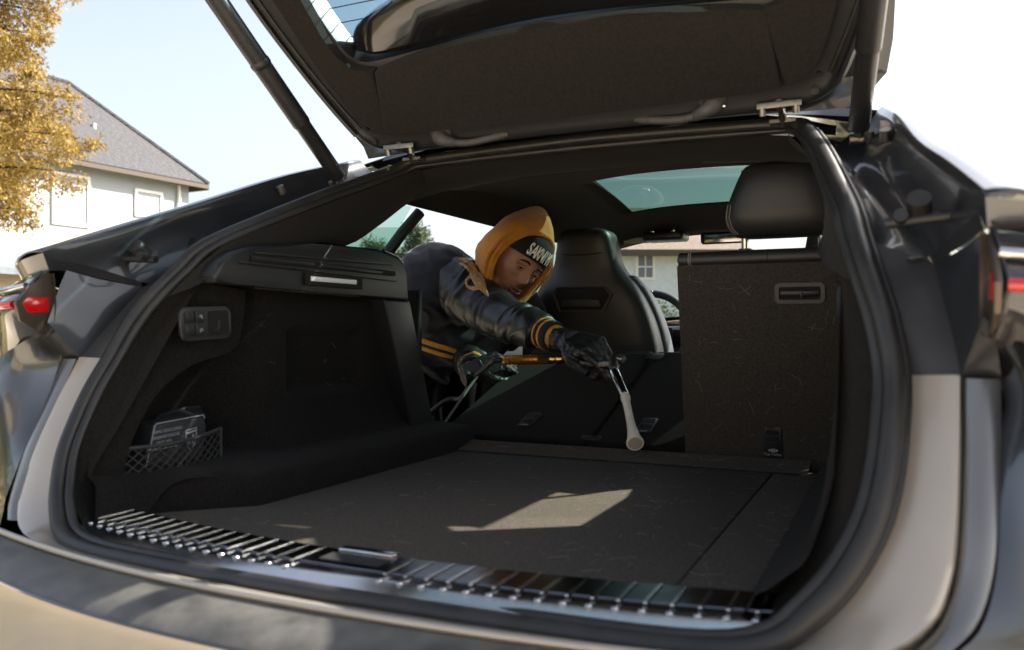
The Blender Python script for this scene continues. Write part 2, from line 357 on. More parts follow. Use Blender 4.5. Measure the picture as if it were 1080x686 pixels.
    cap = [(sgn*.6465, y, z) for y, z in ((.072, 1.143), (.045, 1.118), (.019, 1.091), (.027, 1.064), (.066, 1.042), (.086, 1.06), (.086, 1.13))]
    plate('lamp_end', cap, (sgn*.006, 0, 0), MATS['lamp_reflector'], lens, .001)
    plate('lamp_core', [(sgn*.6455, y, z) for y, z in ((.030, 1.091), (.038, 1.101), (.072, 1.102), (.074, 1.078), (.040, 1.076))], (sgn*.004, 0, 0), MATS['red_lens'], lens, .001)
    # bump stop on the gutter
    bs = tube('bump_stop', [(sgn*.592, .212, 1.176), (sgn*.592, .190, 1.192)], [.0135, .0125], RUBBER, CAR, 14)
    tube('bump_stop_base', [(sgn*.560, .205, 1.168), (sgn*.626, .195, 1.172)], .0065, PLAST, bs, 10)
    tube('stop_bolt', [(sgn*.574, .196, 1.172), (sgn*.574, .184, 1.174)], [.0075, .0075], PLAST, bs, 10)
    # small bolts in the gutter
    for q in [(.515, .665, 1.372), (.53, .655, 1.365), (.555, .52, 1.335)]:
        tube('gutter_bolt', [(sgn*q[0], q[1]-.004, q[2]-.01), (sgn*q[0], q[1]-.014, q[2]+.004)], .008, ZINC, CAR, 10)
    # gas strut
    base = Vector((sgn*.512, .662, 1.362)); top = Vector((sgn*.600, .13, 1.86)); d = (top-base)
    st = tube('gas_strut', [base+d*.22, base+d*1.0], [.019, .019], PLAST, CAR, 20)
    tube('strut_sleeve', [base+d*.03, base+d*.21, base+d*.225], [.0165, .0165, .019], PLAST, st, 20)
    tube('strut_collar', [base+d*.40, base+d*.405, base+d*.415, base+d*.42], [.019, .0205, .0205, .019], PLAST, st, 20)
    tube('ball_joint', [base+Vector((sgn*-.012, 0, 0)), base+Vector((sgn*.025, .004, 0))], .011, ZINC, st, 12)

# bumper : profile swept across the car
prof = [(-.004, .0), (-.030, -.004), (-.060, -.012), (-.072, -.022), (-.074, -.036), (-.082, -.060), (-.098, -.105), (-.108, -.125), (-.102, -.140), (-.120, -.165), (-.135, -.22), (-.14, -.30), (-.10, -.42)]
def bx(x): t = abs(x)/.60; return (-.108 + .056*t**2.2, .757 + .010*t**3)
def bump_rows(pr):
    rows = []
    for i in range(41):
        x = -.67+1.34*i/40; y0, z0 = bx(x); rows.append([(x*(1+.02*abs(dz)), y0+dy*(1-.35*(abs(x)/.6)**3), z0+dz) for dy, dz in pr])
    return rows
loft('bumper_top', bump_rows(prof[:4]), PAINTD, CAR, sharp=30)
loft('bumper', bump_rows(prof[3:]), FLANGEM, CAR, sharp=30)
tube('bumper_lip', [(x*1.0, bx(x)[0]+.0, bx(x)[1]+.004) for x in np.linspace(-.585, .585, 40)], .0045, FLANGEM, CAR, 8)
tube('bumper_edge_strip', [r[3] for r in bump_rows(prof)], .0022, PAINT, CAR, 6)

# roof panel, with sunroof opening
def roof_z(x, y, drop=0.):
    t = (y-.74)/(2.45-.74)
    zc = 1.475 + .115*math.sin(math.pi*min(1, max(0, t))*.95) - .02*t
    return zc - .055*(abs(x)/.58)**2.4 - drop
def hole_grid(name, xs, ys, zf, m, hole, parent, thick):
    V = [(x, y, zf(x, y)) for y in ys for x in xs]; n = len(xs); Fc = []
    for j in range(len(ys)-1):
        for i in range(n-1):
            cx, cy = (xs[i]+xs[i+1])/2, (ys[j]+ys[j+1])/2
            if hole[0] < cx < hole[1] and hole[2] < cy < hole[3]: continue
            Fc.append((j*n+i, j*n+i+1, (j+1)*n+i+1, (j+1)*n+i))
    o = raw(name, V, Fc, m, parent, True, 40); md = o.modifiers.new('s', 'SOLIDIFY'); md.thickness = thick; md.offset = -1; return o
HOLE = (-.30, .30, 1.655, 2.10)
xs = sorted(set(np.round(np.concatenate([np.linspace(-.60, .60, 25), [-.30, .30]]), 4))); ys = sorted(set(np.round(np.concatenate([np.linspace(.80, 2.45, 30), [1.655, 2.10]]), 4)))
hole_grid('roof', xs, ys, lambda x, y: roof_z(x, y), PAINT, (-.36, .36, 1.60, 2.42), CAR, .004)
gx = np.linspace(-.31, .31, 9); gy = np.linspace(1.64, 2.11, 7)
loft('sunroof', [[(x, y, roof_z(x, y)-.043-.03*(abs(x)/.6)**3) for x in gx] for y in gy], GLASS_ROOF, CAR)
rbox('sun_blocker', (.240, 1.875, roof_z(.25, 1.87)-.056), (.15, .50, .006), ALC, CAR, .002)  # sheet added under the glass to keep sun off the folded seats
loft('rear_roof_edge', [[(x, .738, 1.452-.034*(abs(x)/.5)**2.6) for x in np.linspace(-.50, .50, 21)], [(x, .775, roof_z(x, .8)-.012-.02*(abs(x)/.5)**2) for x in np.linspace(-.50, .50, 21)], [(x, .80, roof_z(x, .8)+.001) for x in np.linspace(-.50, .50, 21)]], JAMB, CAR)
loft('hinge_channel', [[(x, .785, 1.443-.022*(abs(x)/.42)**3) for x in np.linspace(-.47, .47, 21)], [(x, .80, 1.43-.02*(abs(x)/.42)**3) for x in np.linspace(-.47, .47, 21)], [(x, .83, 1.455-.02*(abs(x)/.42)**3) for x in np.linspace(-.47, .47, 21)], [(x, .80, 1.475-.04*(abs(x)/.42)**3) for x in np.linspace(-.47, .47, 21)]], JAMB, CAR)
# flanks, doors, pillars, bonnet, windscreen
def flank(name, x, y0, y1, sgn, parent=CAR, m=PAINT):
    zs = [1.075, 1.03, .95, .80, .65, .50, .40, .30]; dx = [-.02, .0, .008, .005, 0, .012, .0, -.04]
    return loft(name, [[(sgn*(x+d), y, z) for z, d in zip(zs, dx)] for y in np.linspace(y0, y1, 8)], m, parent, thick=.004)
RD = flank('rear_door', .965, .985, 1.93, 1); flank('front_door', .965, 1.935, 2.95, 1); flank('front_wing', .965, 2.955, 4.35, 1)
flank('front_door', .965, 1.80, 2.95, -1); flank('front_wing', .965, 2.955, 4.35, -1)
tube('door_handle', [(.978, 1.05, .98), (.995, 1.08, .98), (.995, 1.2, .98), (.978, 1.23, .98)], .011, PAINT, RD, 8)
loft('bonnet', smooth_rows([[(-.9, 3.0, 1.05), (-.5, 3.0, 1.10), (0, 3.0, 1.12), (.5, 3.0, 1.10), (.9, 3.0, 1.05)], [(-.9, 3.8, .98), (-.5, 3.8, 1.0), (0, 3.8, 1.02), (.5, 3.8, 1.0), (.9, 3.8, .98)], [(-.8, 4.35, .80), (-.5, 4.45, .82), (0, 4.5, .83), (.5, 4.45, .82), (.8, 4.35, .80)]], 4, 4), PAINT, CAR, thick=.004)
loft('front_bumper', smooth_rows([[(-.95, 4.2, .8), (-.5, 4.46, .8), (0, 4.52, .8), (.5, 4.46, .8), (.95, 4.2, .8)], [(-.95, 4.2, .3), (-.5, 4.5, .3), (0, 4.56, .3), (.5, 4.5, .3), (.95, 4.2, .3)]], 3, 4), PAINT, CAR, thick=.004)
loft('windscreen', smooth_rows([[(-.58, 2.44, 1.475), (0, 2.48, 1.53), (.58, 2.44, 1.475)], [(-.68, 2.75, 1.30), (0, 2.80, 1.34), (.68, 2.75, 1.30)], [(-.76, 3.08, 1.085), (0, 3.18, 1.11), (.76, 3.08, 1.085)]], 4, 5), GLASS_WS, CAR)
for sgn in (1, -1):
    loft('roof_side_rail', [[(sgn*x, y, z) for x, z in ((.595, roof_z(.595, y)), (.63, 1.415 if y > 1 else 1.40-.10*(1-y)), (.645, 1.40), (.62, 1.385))] for y in np.linspace(1.0, 2.45, 16)], PAINT, CAR)
    tube('front_pillar', [(sgn*.60, 2.42, 1.44), (sgn*.69, 2.75, 1.28), (sgn*.80, 3.1, 1.07)], .035, PLAST, CAR, 10)
    loft('door_top_rail', [[(sgn*.90, y, 1.05), (sgn*.93, y, 1.085), (sgn*.95, y, 1.075)] for y in ((1.0, 1.93) if sgn > 0 else (1.85, 2.9))], PLAST, CAR)
    tube('centre_pillar', [(sgn*.64, 2.02, 1.39), (sgn*.78, 1.96, 1.08), (sgn*.84, 1.94, .6), (sgn*.84, 1.94, .40)], [.028, .04, .05, .06], PLAST, CAR, 10)
    loft('front_door_window', [[(sgn*.635, y, 1.395), (sgn*.76, y+(.25 if y > 2.2 else 0), 1.23), (sgn*.93, y+(.55 if y > 2.2 else 0), 1.07)] for y in (2.0, 2.42)], GLASS_GREEN, CAR)
    rbox('rocker_sill', (sgn*.90, 2.0, .36), (.14, 2.9, .14), PAINT, CAR, .03)
loft('rear_door_window', [[(.635, y, 1.395), (.76, y, 1.25), (.93, y, 1.07)] for y in np.linspace(1.29, 1.95, 5)], GLASS_DARK, CAR)
rbox('cabin_floor', (0, 2.0, .36), (1.7, 2.9, .05), CARPET, CAR, .01)
rbox('underbody', (0, .55, .40), (1.15, 1.15, .06), PLAST, CAR, .02)

# wheels
def wheel(x, y):
    t = loft('wheel', [[(x+dx, y+r*math.cos(a), .36+r*math.sin(a)) for dx, r in ((-.12, .26), (-.13, .33), (-.10, .358), (0, .362), (.10, .358), (.13, .33), (.12, .26))] for a in np.linspace(0, 2*math.pi, 41)[:-1]], RUBBER, CAR, close_v=True)
    sgn = 1 if x > 0 else -1
    parts = []
    for k in range(5):
        a = 2*math.pi*k/5
        for off in (-.16, .16):
            parts.append(tube_vf([(x+sgn*.10, y+.04*math.cos(a), .36+.04*math.sin(a)), (x+sgn*.115, y+.25*math.cos(a+off), .36+.25*math.sin(a+off))], [.03, .018], 8))
    parts.append(tube_vf([(x+sgn*.02, y, .36), (x+sgn*.115, y, .36)], [.06, .05], 16))
    multi('rim', parts, GLOSSB, t)
    loft('rim_barrel', [[(x+dx, y+.255*math.cos(a), .36+.255*math.sin(a)) for dx in (-.11, .115)] for a in np.linspace(0, 2*math.pi, 33)[:-1]], STEELD, t, close_v=True)
for x in (.84, -.84):
    for y in (.62, 3.62): wheel(x, y)

# open rear door on the far side
hx, hy = -.955, 1.80; da = R(68)
def dpos(r, n_, z): return (hx - r*math.sin(da) + n_*math.cos(da)*-1, hy - r*math.cos(da) + n_*math.sin(da), z)
dr = loft('open_rear_door', [[dpos(r, n_, z) for n_, z in ((0, 1.05), (.012, .98), (.02, .8), (.012, .6), (0, .42), (-.07, .42), (-.09, .6), (-.09, .9), (-.07, 1.05))] for r in np.linspace(0, .86, 7)], PAINT, CAR, close_u=True, caps=True)
loft('door_glass', [[dpos(r, -.03-(z-1.05)*.45, z) for z in (1.05, 1.2, 1.33, 1.40)] for r in (.02, .4, .75)], GLASS_GREEN, dr)

# ------------------------------------------------------------------ tailgate
HP, HN, HD = Vector((0, .70, 1.45)), Vector((0, -.731, -.683)), Vector((0, -.683, .731))
def hp(x, k, n=0.): return tuple(HP + Vector((x, 0, 0)) + HD*k + HN*n)
outer = [(0, -.015), (.25, -.015), (.40, -.012), (.455, -.002), (.490, .03), (.518, .10), (.552, .20), (.590, .34), (.622, .52), (.640, .70), (.645, .78)]
inner = [(0, .20), (.22, .195), (.36, .185), (.405, .188), (.428, .205), (.445, .25), (.462, .32), (.49, .42), (.50, .52), (.44, .60), (0, .63)]
rows = []
for (xo, ko), (xi, ki) in zip(outer, inner):
    rows.append([hp(xo, ko, -.07), hp(xo+.004, ko, -.02), hp(xo, ko, .004), hp(xo-.018, ko+.006, .010), hp(xo*.9+xi*.1-.01, ko*.8+ki*.2, .004), hp(xi*.9+xo*.1, ki*.9+ko*.1, .0), hp(xi, ki, -.012), hp(xi, ki, -.05)])
rr = smooth_rows(rows, 4, 2)
TG = loft('tailgate', mrows(rr)[::-1][:-1]+rr, PLAST, CAR, sharp=45)
loft('outer_skin', [[hp(xo*f, ko-.01*abs(f)**3*(n_ > -.05), n_-.0*abs(f)) for f in np.linspace(-1, 1, 13)] for xo, ko, n_ in [(.505, -.030, -.020), (.53, -.030, -.055), (.555, -.01, -.075), (.565, .05, -.075), (.57, .15, -.075), (.57, .195, -.075)]], JAMB, TG, thick=.003)
GH = [[hp(f*xw, k, -.045) for f in np.linspace(-1, 1, 9)] for k, xw in ((.16, .535), (.3, .55), (.45, .56), (.66, .57))]
loft('rear_window', GH, GLASS_HATCH, TG)
for i in range(12):
    k = .225+.031*i
    tube('defroster_line', [hp(x, k, -.043) for x in np.linspace(-.455, .455, 7)], .0011, DARK, TG, 5)
# suede header trim in three pieces
def hs(pts, n): return [hp(x, k, n) for x, k in pts]
mid_out = [(-.405, .036), (-.2, .030), (0, .028), (.2, .030), (.392, .034)] + [(.379, .172), (.30, .186), (.15, .201), (0, .206), (-.15, .202), (-.28, .188), (-.368, .172)]
plate('header_trim', hs(cr(mid_out[:5], 3)+cr(mid_out[5:], 3), .026), HN*-.03, ALC, TG, .006, 3)
for sgn in (1, -1):
    side = cr([(.373*sgn, .172), (.41*sgn, .182), (.436*sgn, .202), (.452*sgn, .26)], 3) + cr([(.462*sgn, .34), (.50*sgn, .47)], 2) + cr([(.545*sgn, .47), (.522*sgn, .34), (.497*sgn, .21), (.472*sgn, .12), (.447*sgn, .062), (.425*sgn, .044), (.398*sgn, .036)], 3)
    plate('header_side_trim', hs(side, .022), HN*-.026, ALC, TG, .006, 3)
    tube('flange_edge', [hp(sgn*x, k, .012) for x, k in cr([(.485, .035), (.512, .10), (.546, .20), (.584, .34), (.616, .52)], 4)], .005, JAMB, TG, 8)
    tube('flange_seal', [hp(sgn*x, k, .006) for x, k in cr([(.470, .045), (.498, .11), (.530, .20), (.568, .34), (.600, .52)], 4)], .004, RUBBER, TG, 8)
    # hinge
    hpx = sgn*.386
    hg = rbox('hinge_plate', hp(hpx, .004, .022), (.075, .005, .012), ZINC, TG, .002)
    multi('hinge_arm', [tube_vf([hp(hpx, .006, .020), (hpx, .722, 1.435), (hpx, .745, 1.418)], [.007, .006, .009], 8), box_vf((hpx, .742, 1.422), (.045, .02, .006))], ZINC, hg)
    for dx in (-.028, .028): tube('hinge_bolt', [hp(hpx+dx, .0, .022), hp(hpx+dx, -.012, .028)], .006, ZINC, hg, 8)
    tube('trim_bolt', [hp(sgn*.445, .018, .004), hp(sgn*.445, .018, .016)], .007, ZINC, TG, 8)
    tube('trim_clip', [hp(sgn*.452, .045, .004), hp(sgn*.452, .045, .012)], .004, PLAST, TG, 8)
# third brake lamp housing above the header trim
hb = []
for x, k0, k1, n1 in [(-.43, .205, .212, -.035), (-.405, .20, .245, -.010), (-.34, .195, .275, .004), (-.2, .205, .305, .010), (0, .215, .325, .012), (.2, .205, .305, .010), (.34, .195, .275, .004), (.405, .20, .245, -.010), (.43, .205, .212, -.035)]:
    hb.append([hp(x, k0, -.045), hp(x, k0, n1-.008), hp(x, k0+(k1-k0)*.12, n1), hp(x, k0+(k1-k0)*.85, n1-.006), hp(x, k1, n1-.016), hp(x, k1, -.045)])
loft('brake_lamp_housing', smooth_rows(hb, 4, 1), GLOSSB, TG, sharp=40)
rbox('brake_lamp', hp(0, .30, .012), (.34, .02, .012), STEELD, TG, .003)
rbox('warning_light', hp(.29, .008, .012), (.012, .006, .008), STEEL, TG, .002)
# lower part of the tailgate, swung up and back
d2 = Vector((0, -.94, -.33))
e0 = Vector(hp(0, .78, -.02))
loft('lower_tailgate', smooth_rows([[tuple(e0+d2*t+Vector((x, 0, .0))+Vector((0, 0, .06*(1-(x/.64)**2)*0+o_))) for x in np.linspace(-.64, .64, 7)] for t, o_ in ((-.02, .03), (.15, .05), (.36, .02), (.37, -.06), (.2, -.05), (.0, -.06))], 3, 2), JAMB, TG)
# wiring boots between hatch and body
for sgn, bxp in ((-1, -.285), (1, .272)):
    b0 = Vector(hp(bxp, .012, .016))
    bp_ = cr([Vector(hp(bxp, .012, .000)), Vector(hp(bxp, .012, .006)), Vector(hp(bxp-sgn*.002, .011, .016)), Vector(hp(bxp-sgn*.012, .009, .026)), b0+Vector((-sgn*.030, .006, -.013))], 4)
    g = tube('wiring_boot', bp_, [float(np.interp(i_/(len(bp_)-1), [0, .12, .25, .40, .7, 1], [.026, .028, .025, .020, .013, .0095])) for i_ in range(len(bp_))], HOSEG, TG, 18)
    pth = cr([b0+Vector((-sgn*.022, .006, -.012)), b0+Vector((-sgn*.06, .008, -.016)), b0+Vector((-sgn*.10, .012, -.012)), b0+Vector((-sgn*.15, .024, -.002)), b0+Vector((-sgn*.19, .04, .006))], 14)
    tube('corrugated_hose', pth, [.0068 if i % 2 else .0088 for i in range(len(pth))], HOSEG, g, 10, sharp=80)

# =================================================================== boot and cabin interior
# ---- floor
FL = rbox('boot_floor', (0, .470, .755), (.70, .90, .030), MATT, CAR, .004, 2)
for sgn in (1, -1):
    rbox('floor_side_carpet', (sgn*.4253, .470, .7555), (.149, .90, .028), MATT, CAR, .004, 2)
FLAP = loft('floor_flap', [[(x, y, z) for x in np.linspace(-.43, .415, 12)] for y, z in ((.875, .766), (.880, .7735), (.93, .781), (.952, .787), (.958, .780), (.958, .70))], MATT, CAR, sharp=30)
rbox('seat_well', (0, 1.00, .70), (1.1, .12, .04), CARPET, CAR, .005)
tube('floor_seam', [(-.40, .872, .7715), (.40, .872, .7715)], .0016, DARK, FL, 6)

# ---- sill plate with ribs
SP = loft('sill_plate', [[(x, y - .055*(1-(abs(x)/.48)**2), z) for x in np.linspace(-.485, .478, 30)] for y, z in ((-.020, .745), (-.012, .764), (.008, .774), (.020, .7765), (.092, .778), (.097, .774), (.097, .76))], STEEL, CAR, sharp=25)
loft('grip_strip', [[(x, y - .055*(1-(abs(x)/.48)**2), z) for x in np.linspace(-.480, .474, 30)] for y, z in ((.030, .7772), (.031, .7792), (.086, .7800), (.087, .7782))], STEELD, SP, sharp=25)
ribm = None
for i in range(36):
    x = -.468 + i*.0262
    if abs(x+.005) < .052: continue
    yo = -.055*(1-(abs(x)/.48)**2)
    if ribm is None:
        v, f = box_vf((0, .054, .0012), (.0060, .066, .0026)); bm = bmesh.new(); vs = [bm.verts.new(p) for p in v]
        for q in f: bm.faces.new([vs[k] for k in q])
        bmesh.ops.bevel(bm, geom=[e for e in bm.edges], offset=.0012, segments=2, affect='EDGES')
        ro = finish(bm, 'rib', STEEL, SP); ribm = ro.data
        v2, f2 = sphere_vf((0, .012, -.0030), (.0042, .0052, .0022), 10, 8); so_ = raw('rib_stud', v2, f2, STEEL, SP); studm = so_.data
        ro.location = (x, yo, .7785); so_.location = (x, yo, .7785)
    else:
        for nm, me in (('rib', ribm), ('rib_stud', studm)):
            o = bpy.data.objects.new(nm, me); col.objects.link(o); o.parent = SP; o.location = (x, yo, .7785)
rbox('latch_cover', (-.008, .030, .7815), (.078, .016, .005), STEEL, SP, .0015)
rbox('latch_opening', (-.008, .002, .7785), (.085, .03, .004), DARK, SP, .001)

# ---- left-hand and right-hand side trim
E1 = [(-0.5050,0.1297,0.7534), (-0.5050,0.0980,0.7964), (-0.5050,0.0963,0.8433), (-0.5050,0.1155,0.8921), (-0.5050,0.1572,0.9482), (-0.5050,0.2256,0.9896), (-0.5050,0.3122,1.0113), (-0.5050,0.3401,1.0432), (-0.5050,0.3544,1.1224)]
SI = [(-.470, .000, .772), (-.512, .010, .812), (-.534, .030, .858), (-.546, .062, .910), (-.553, .10, .965), (-.553, .125, 1.005), (-.548, .150, 1.045), (-.540, .175, 1.085), (-.528, .205, 1.135)]
def wall_x(y, z, cub=True):
    t = min(1, max(0, (y-.30)/.13)); t = t*t*(3-2*t)
    b = (-.592*(1-t) + -.512*t) if cub else -.512
    if cub and y < .20: b = max(b, -.500-.092*y/.20)
    # shallow moulded recess
    fy = min(1, max(0, min((y-.475)/.02, (.735-y)/.02))); fz = min(1, max(0, min((z-.915)/.02, (1.06-z)/.02)))
    return b - .030*fy*fz*(1 if cub else 0)
def side_wall(cub):
    rows = []
    for y in np.concatenate([np.linspace(.010, .47, 32), np.linspace(.475, .74, 40), np.linspace(.75, .965, 10)]):
        led = min(1, max(0, (y-.12)/.1)); x0 = -.352-.10*(1-led) if cub else -.43; r = [(x0, y, .755), (x0-.001, y, .803), (x0-.008, y, .815), (x0*.75-.106, y, .820), (x0*.3-.325, y, .824)] if cub else [(x0, y, .755), (x0-.003, y, .775), (x0-.014, y, .787), (x0*.6-.188, y, .796), (x0*.3-.333, y, .806)]
        if cub:
            k_ = min(1, max(0, (y-.05)/.10)); k_ = k_*k_*(3-2*k_); r = [(a_, b_, .755+(c_-.755)*k_) for a_, b_, c_ in r]
        for z in np.concatenate([[.825, .835, .85, .87], np.linspace(.90, .95, 12), np.linspace(.97, 1.03, 4), np.linspace(1.035, 1.075, 10), [1.10, 1.135]]):
            xx = wall_x(y, z, cub)
            if z < .9: s_ = min(1, max(0, (z-.823)/(.016 if cub and y < .40 else .075))); xx = xx*(s_**.6) + (-.475 if cub else -.485)*(1-s_**.6)
            r.append((xx, max(y, float(np.interp(z, [.83, .90, 1.0, 1.10, 1.14], [.03, .085, .155, .225, .26]))), z))
        rows.append(r)
    return rows
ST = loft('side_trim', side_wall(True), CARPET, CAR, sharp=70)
post = [[s_, tuple(Vector(s_).lerp(Vector(e), .35)+Vector((.006, 0, 0))), tuple(Vector(s_).lerp(Vector(e), .75)+Vector((.006, 0, 0))), e, tuple(Vector(e)+Vector((-.006, .004, 0))), tuple(Vector(e)+Vector((-.05, .004, 0)))] for s_, e in zip(SI, E1)]
loft('trim_post', smooth_rows(post, 4, 2), CARPET, ST, sharp=60)
RT = loft('side_trim', mrows(side_wall(False)), CARPET, CAR, sharp=70)
SIr = mirror(SI); E1r = [(.440, .05, .772), (.458, .10, .778), (.492, .13, .85), (.503, .15, .91), (.508, .18, .965), (.51, .20, 1.005), (.51, .22, 1.045), (.51, .24, 1.085), (.51, .27, 1.12)]
loft('trim_post', smooth_rows([[s_, tuple(Vector(s_).lerp(Vector(e), .5)+Vector((-.008, 0, 0))), e, tuple(Vector(e)+Vector((.012, .02, 0)))] for s_, e in zip(SIr, E1r)], 4, 3), CARPET, RT, sharp=60)
# front edge of the left trim
plate('trim_edge', [(-0.4700,0.7561,1.1180), (-0.4700,0.8636,1.1171), (-0.4700,0.9971,0.7505), (-0.4700,0.9195,0.7469), (-0.4700,0.8848,0.7742)], (-.13, .01, 0), PLAST, CAR, .006, 3)
# right side: strip of carpet in front of the seat edge
plate('trim_edge', [(.492, .72, .765), (.492, .985, .765), (.492, .93, 1.13), (.492, .72, 1.10)], (.12, 0, 0), CARPET, CAR, .006, 3)

# ---- left rail (parcel-shelf ledge) with slot, lamp
rail_o = [(-0.4680,0.2436,1.1407), (-0.4680,0.2608,1.1659), (-0.4680,0.2873,1.1842), (-0.4680,0.3383,1.2004), (-0.4680,0.5017,1.2193), (-0.4680,0.7307,1.2305), (-0.4680,0.8194,1.2143), (-0.4680,0.8479,1.1833), (-0.4680,0.8562,1.1169), (-0.4680,0.5462,1.1244), (-0.4680,0.2963,1.1290), (-0.4680,0.2500,1.1299)]
RAIL = plate('shelf_rail', rail_o, (-.048, 0, 0), PLAST, CAR, .008, 4)
rbox('shelf_ledge', (-.555, .58, 1.185), (.10, .54, .07), PLAST, CAR, .012)
def strip(name, p0, p1, h, depth, m, parent, x=-.468, bev=.002):
    p0, p1 = Vector(p0), Vector(p1); u_ = (p1-p0).normalized(); n_ = Vector((0, -u_.z, u_.y)).normalized()
    if n_.z < 0: n_ = -n_
    o = [tuple(p0-n_*h/2), tuple(p1-n_*h/2), tuple(p1+n_*h/2), tuple(p0+n_*h/2)]
    return plate(name, o, (depth, 0, 0), m, parent, bev, 2)
strip('rail_groove', (-0.4665,0.3271,1.1775), (-0.4665,0.7893,1.1774), .011, .004, DARK, RAIL)
strip('rail_bead', (-0.4660,0.2987,1.1670), (-0.4660,0.7964,1.1605), .0022, .004, PLASTG, RAIL, bev=.0008)
strip('rail_bead', (-0.4660,0.3361,1.1866), (-0.4660,0.7730,1.1978), .0030, .004, PLASTG, RAIL, bev=.001)
strip('groove_insert', (-0.4655,0.3355,1.1781), (-0.4655,0.4985,1.1780), .006, .004, PLAST, RAIL)
strip('groove_insert', (-0.4655,0.5190,1.1776), (-0.4655,0.7344,1.1761), .006, .004, PLAST, RAIL)
LF = strip('lamp_frame', (-0.4655,0.4729,1.1488), (-0.4655,0.6594,1.1471), .0235, .004, DARK, RAIL)
strip('boot_lamp', (-0.4635,0.4874,1.1495), (-0.4635,0.6362,1.1499), .0095, .004, LAMPM, RAIL)
strip('grille_slot', (-0.4655,0.3355,1.1242), (-0.4655,0.6491,1.1204), .004, .003, DARK, RAIL)
tube('shelf_hook', [(-0.4750,0.7560,1.2267), (-0.4750,0.8102,1.2182), (-0.4750,0.8344,1.2047)], .005, STEEL, RAIL, 8)
# right rail, low, with a louvred end block
rbox('shelf_rail', (.57, .52, 1.08), (.13, .56, .055), PLAST, CAR, .012)
LB = plate('louvre_block', [(0.4675,0.5500,1.2189), (0.4729,0.5500,1.1750), (0.4838,0.5500,1.1427), (0.5172,0.5500,1.0987), (0.5499,0.5500,1.0981), (0.5499,0.5500,1.2143)], (0, .03, 0), PLASTG, CAR, .004, 3)
for i in range(5):
    rbox('louvre', (0.4975,0.5450,1.1534), (.030-.0025*i, .008, .004), DARK, LB, .001).location.z = -.0102*i
rbox('hook_recess', (0.4813,0.5470,1.2221), (.015, .010, .016), DARK, LB, .003)

# ---- switch panel
def on_trim(y, z, x=-.503): return Vector((x, y, z))
c0 = Vector((-0.5000,0.2563,1.0613)); ex, ey = Vector((0, 1, .05)).normalized(), Vector((0, -.05, 1)).normalized()
sw = plate('switch_panel', rrect(c0+Vector((-.004, 0, 0)), ex, ey, .112, .056, .012), (.007, 0, 0), PLASTG, ST, .003, 3)
plate('handle_recess', rrect(c0+ex*.026+Vector((.0032, 0, 0)), ex, ey, .046, .042, .006), (.0012, 0, 0), DARK, sw, 0)
plate('pull_lever', [tuple(c0+ex*a+ey*b+Vector((.0046, 0, 0))) for a, b in ((.010, -.016), (.026, -.018), (.026, .004), (.020, .006), (.018, -.010), (.010, -.010))], (.003, 0, 0), PLAST, sw, .001)
for a in (-.040, -.018):
    for b in (.0115, -.0115):
        bt = plate('button', rrect(c0+ex*a+ey*b+Vector((.0032, 0, 0)), ex, ey, .0195, .020, .002), (.0025, 0, 0), PLAST, sw, .0008)
for b, up in ((.0115, 1), (-.0115, -1)):
    parts = []
    cc = c0+ex*-.016+ey*b+Vector((.0062, 0, 0))
    parts.append(box_vf(cc, (.0006, .008, .0012))); parts.append(box_vf(cc+ey*.0022, (.0006, .0045, .0016))); parts.append(box_vf(cc-ey*.0024+ex*.002*up, (.0006, .0016, .0024)))
    multi('symbol', parts, PRINT, sw)

# ---- storage net across the cubby
NT = [(-0.5120,0.0936,0.8665), (-0.5120,0.3035,0.8758)]; NB = [(-0.5120,0.0936,0.7966), (-0.5120,0.3035,0.8054)]
def npt(s_, t): a = Vector(NT[0]).lerp(Vector(NT[1]), s_); b = Vector(NB[0]).lerp(Vector(NB[1]), s_); return a.lerp(b, t) + Vector((.012*math.sin(math.pi*s_), 0, -.006*math.sin(math.pi*s_)*(1-t)))
parts = [tube_vf([npt(i/12, 0) for i in range(13)], .0034, 6), tube_vf([npt(i/12, 1) for i in range(13)], .0026, 6), tube_vf([npt(1, 0), npt(1, 1)], .0026, 6)]
for k in range(-5, 16):
    for dr_ in (1, -1):
        pts = []
        for i in range(13):
            t = i/12; s_ = k/11 + dr_*t*.42 + (0 if dr_ > 0 else .2)
            if -.01 <= s_ <= 1.01: pts.append(npt(s_, t))
        if len(pts) > 1: parts.append(tube_vf(pts, .0011, 5))
NET = mat('net_cord', (.035, .034, .033), .7)
multi('storage_net', parts, NET, ST, 80)

# ---- roof lining, header and pillar trims
lz = lambda x, y: roof_z(x, y) - .045 - .03*(abs(x)/.6)**3
hole_grid('headliner', xs, [y for y in ys if y > .93], lz, ALC, HOLE, CAR, .004)
hd = []
for x in np.linspace(-.47, .47, 25):
    q = 1-.55*(abs(x)/.47)**4; dz = -.026*(abs(x)/.43)**3.2
    hd.append([(x, .782, 1.424+dz), (x, .800, 1.412+dz), (x, .83, 1.402+dz), (x, .89, 1.396+dz), (x, .945, 1.406+dz*.8), (x, 1.0, 1.425+dz*.7), (x, 1.10, 1.44+dz*.7)])
HT = loft('header_lining', hd, ALC, CAR, sharp=60)
plate('header_slot', [(-.24, .955, 1.404), (.1, .955, 1.408), (.1, .985, 1.414), (-.24, .985, 1.41)], (0, 0, .004), DARK, HT, 0)
plate('header_slot', [(.20, .94, 1.400), (.34, .94, 1.392), (.34, .952, 1.394), (.20, .952, 1.402)], (0, 0, .004), PLASTG, HT, 0)
Q = [(-0.4900,0.3479,1.1988), (-0.5200,0.5136,1.2132), (-0.5600,0.7377,1.2414), (-0.5600,0.8664,1.3013), (-0.5200,0.9305,1.3602), (-0.4600,0.9295,1.3815)]
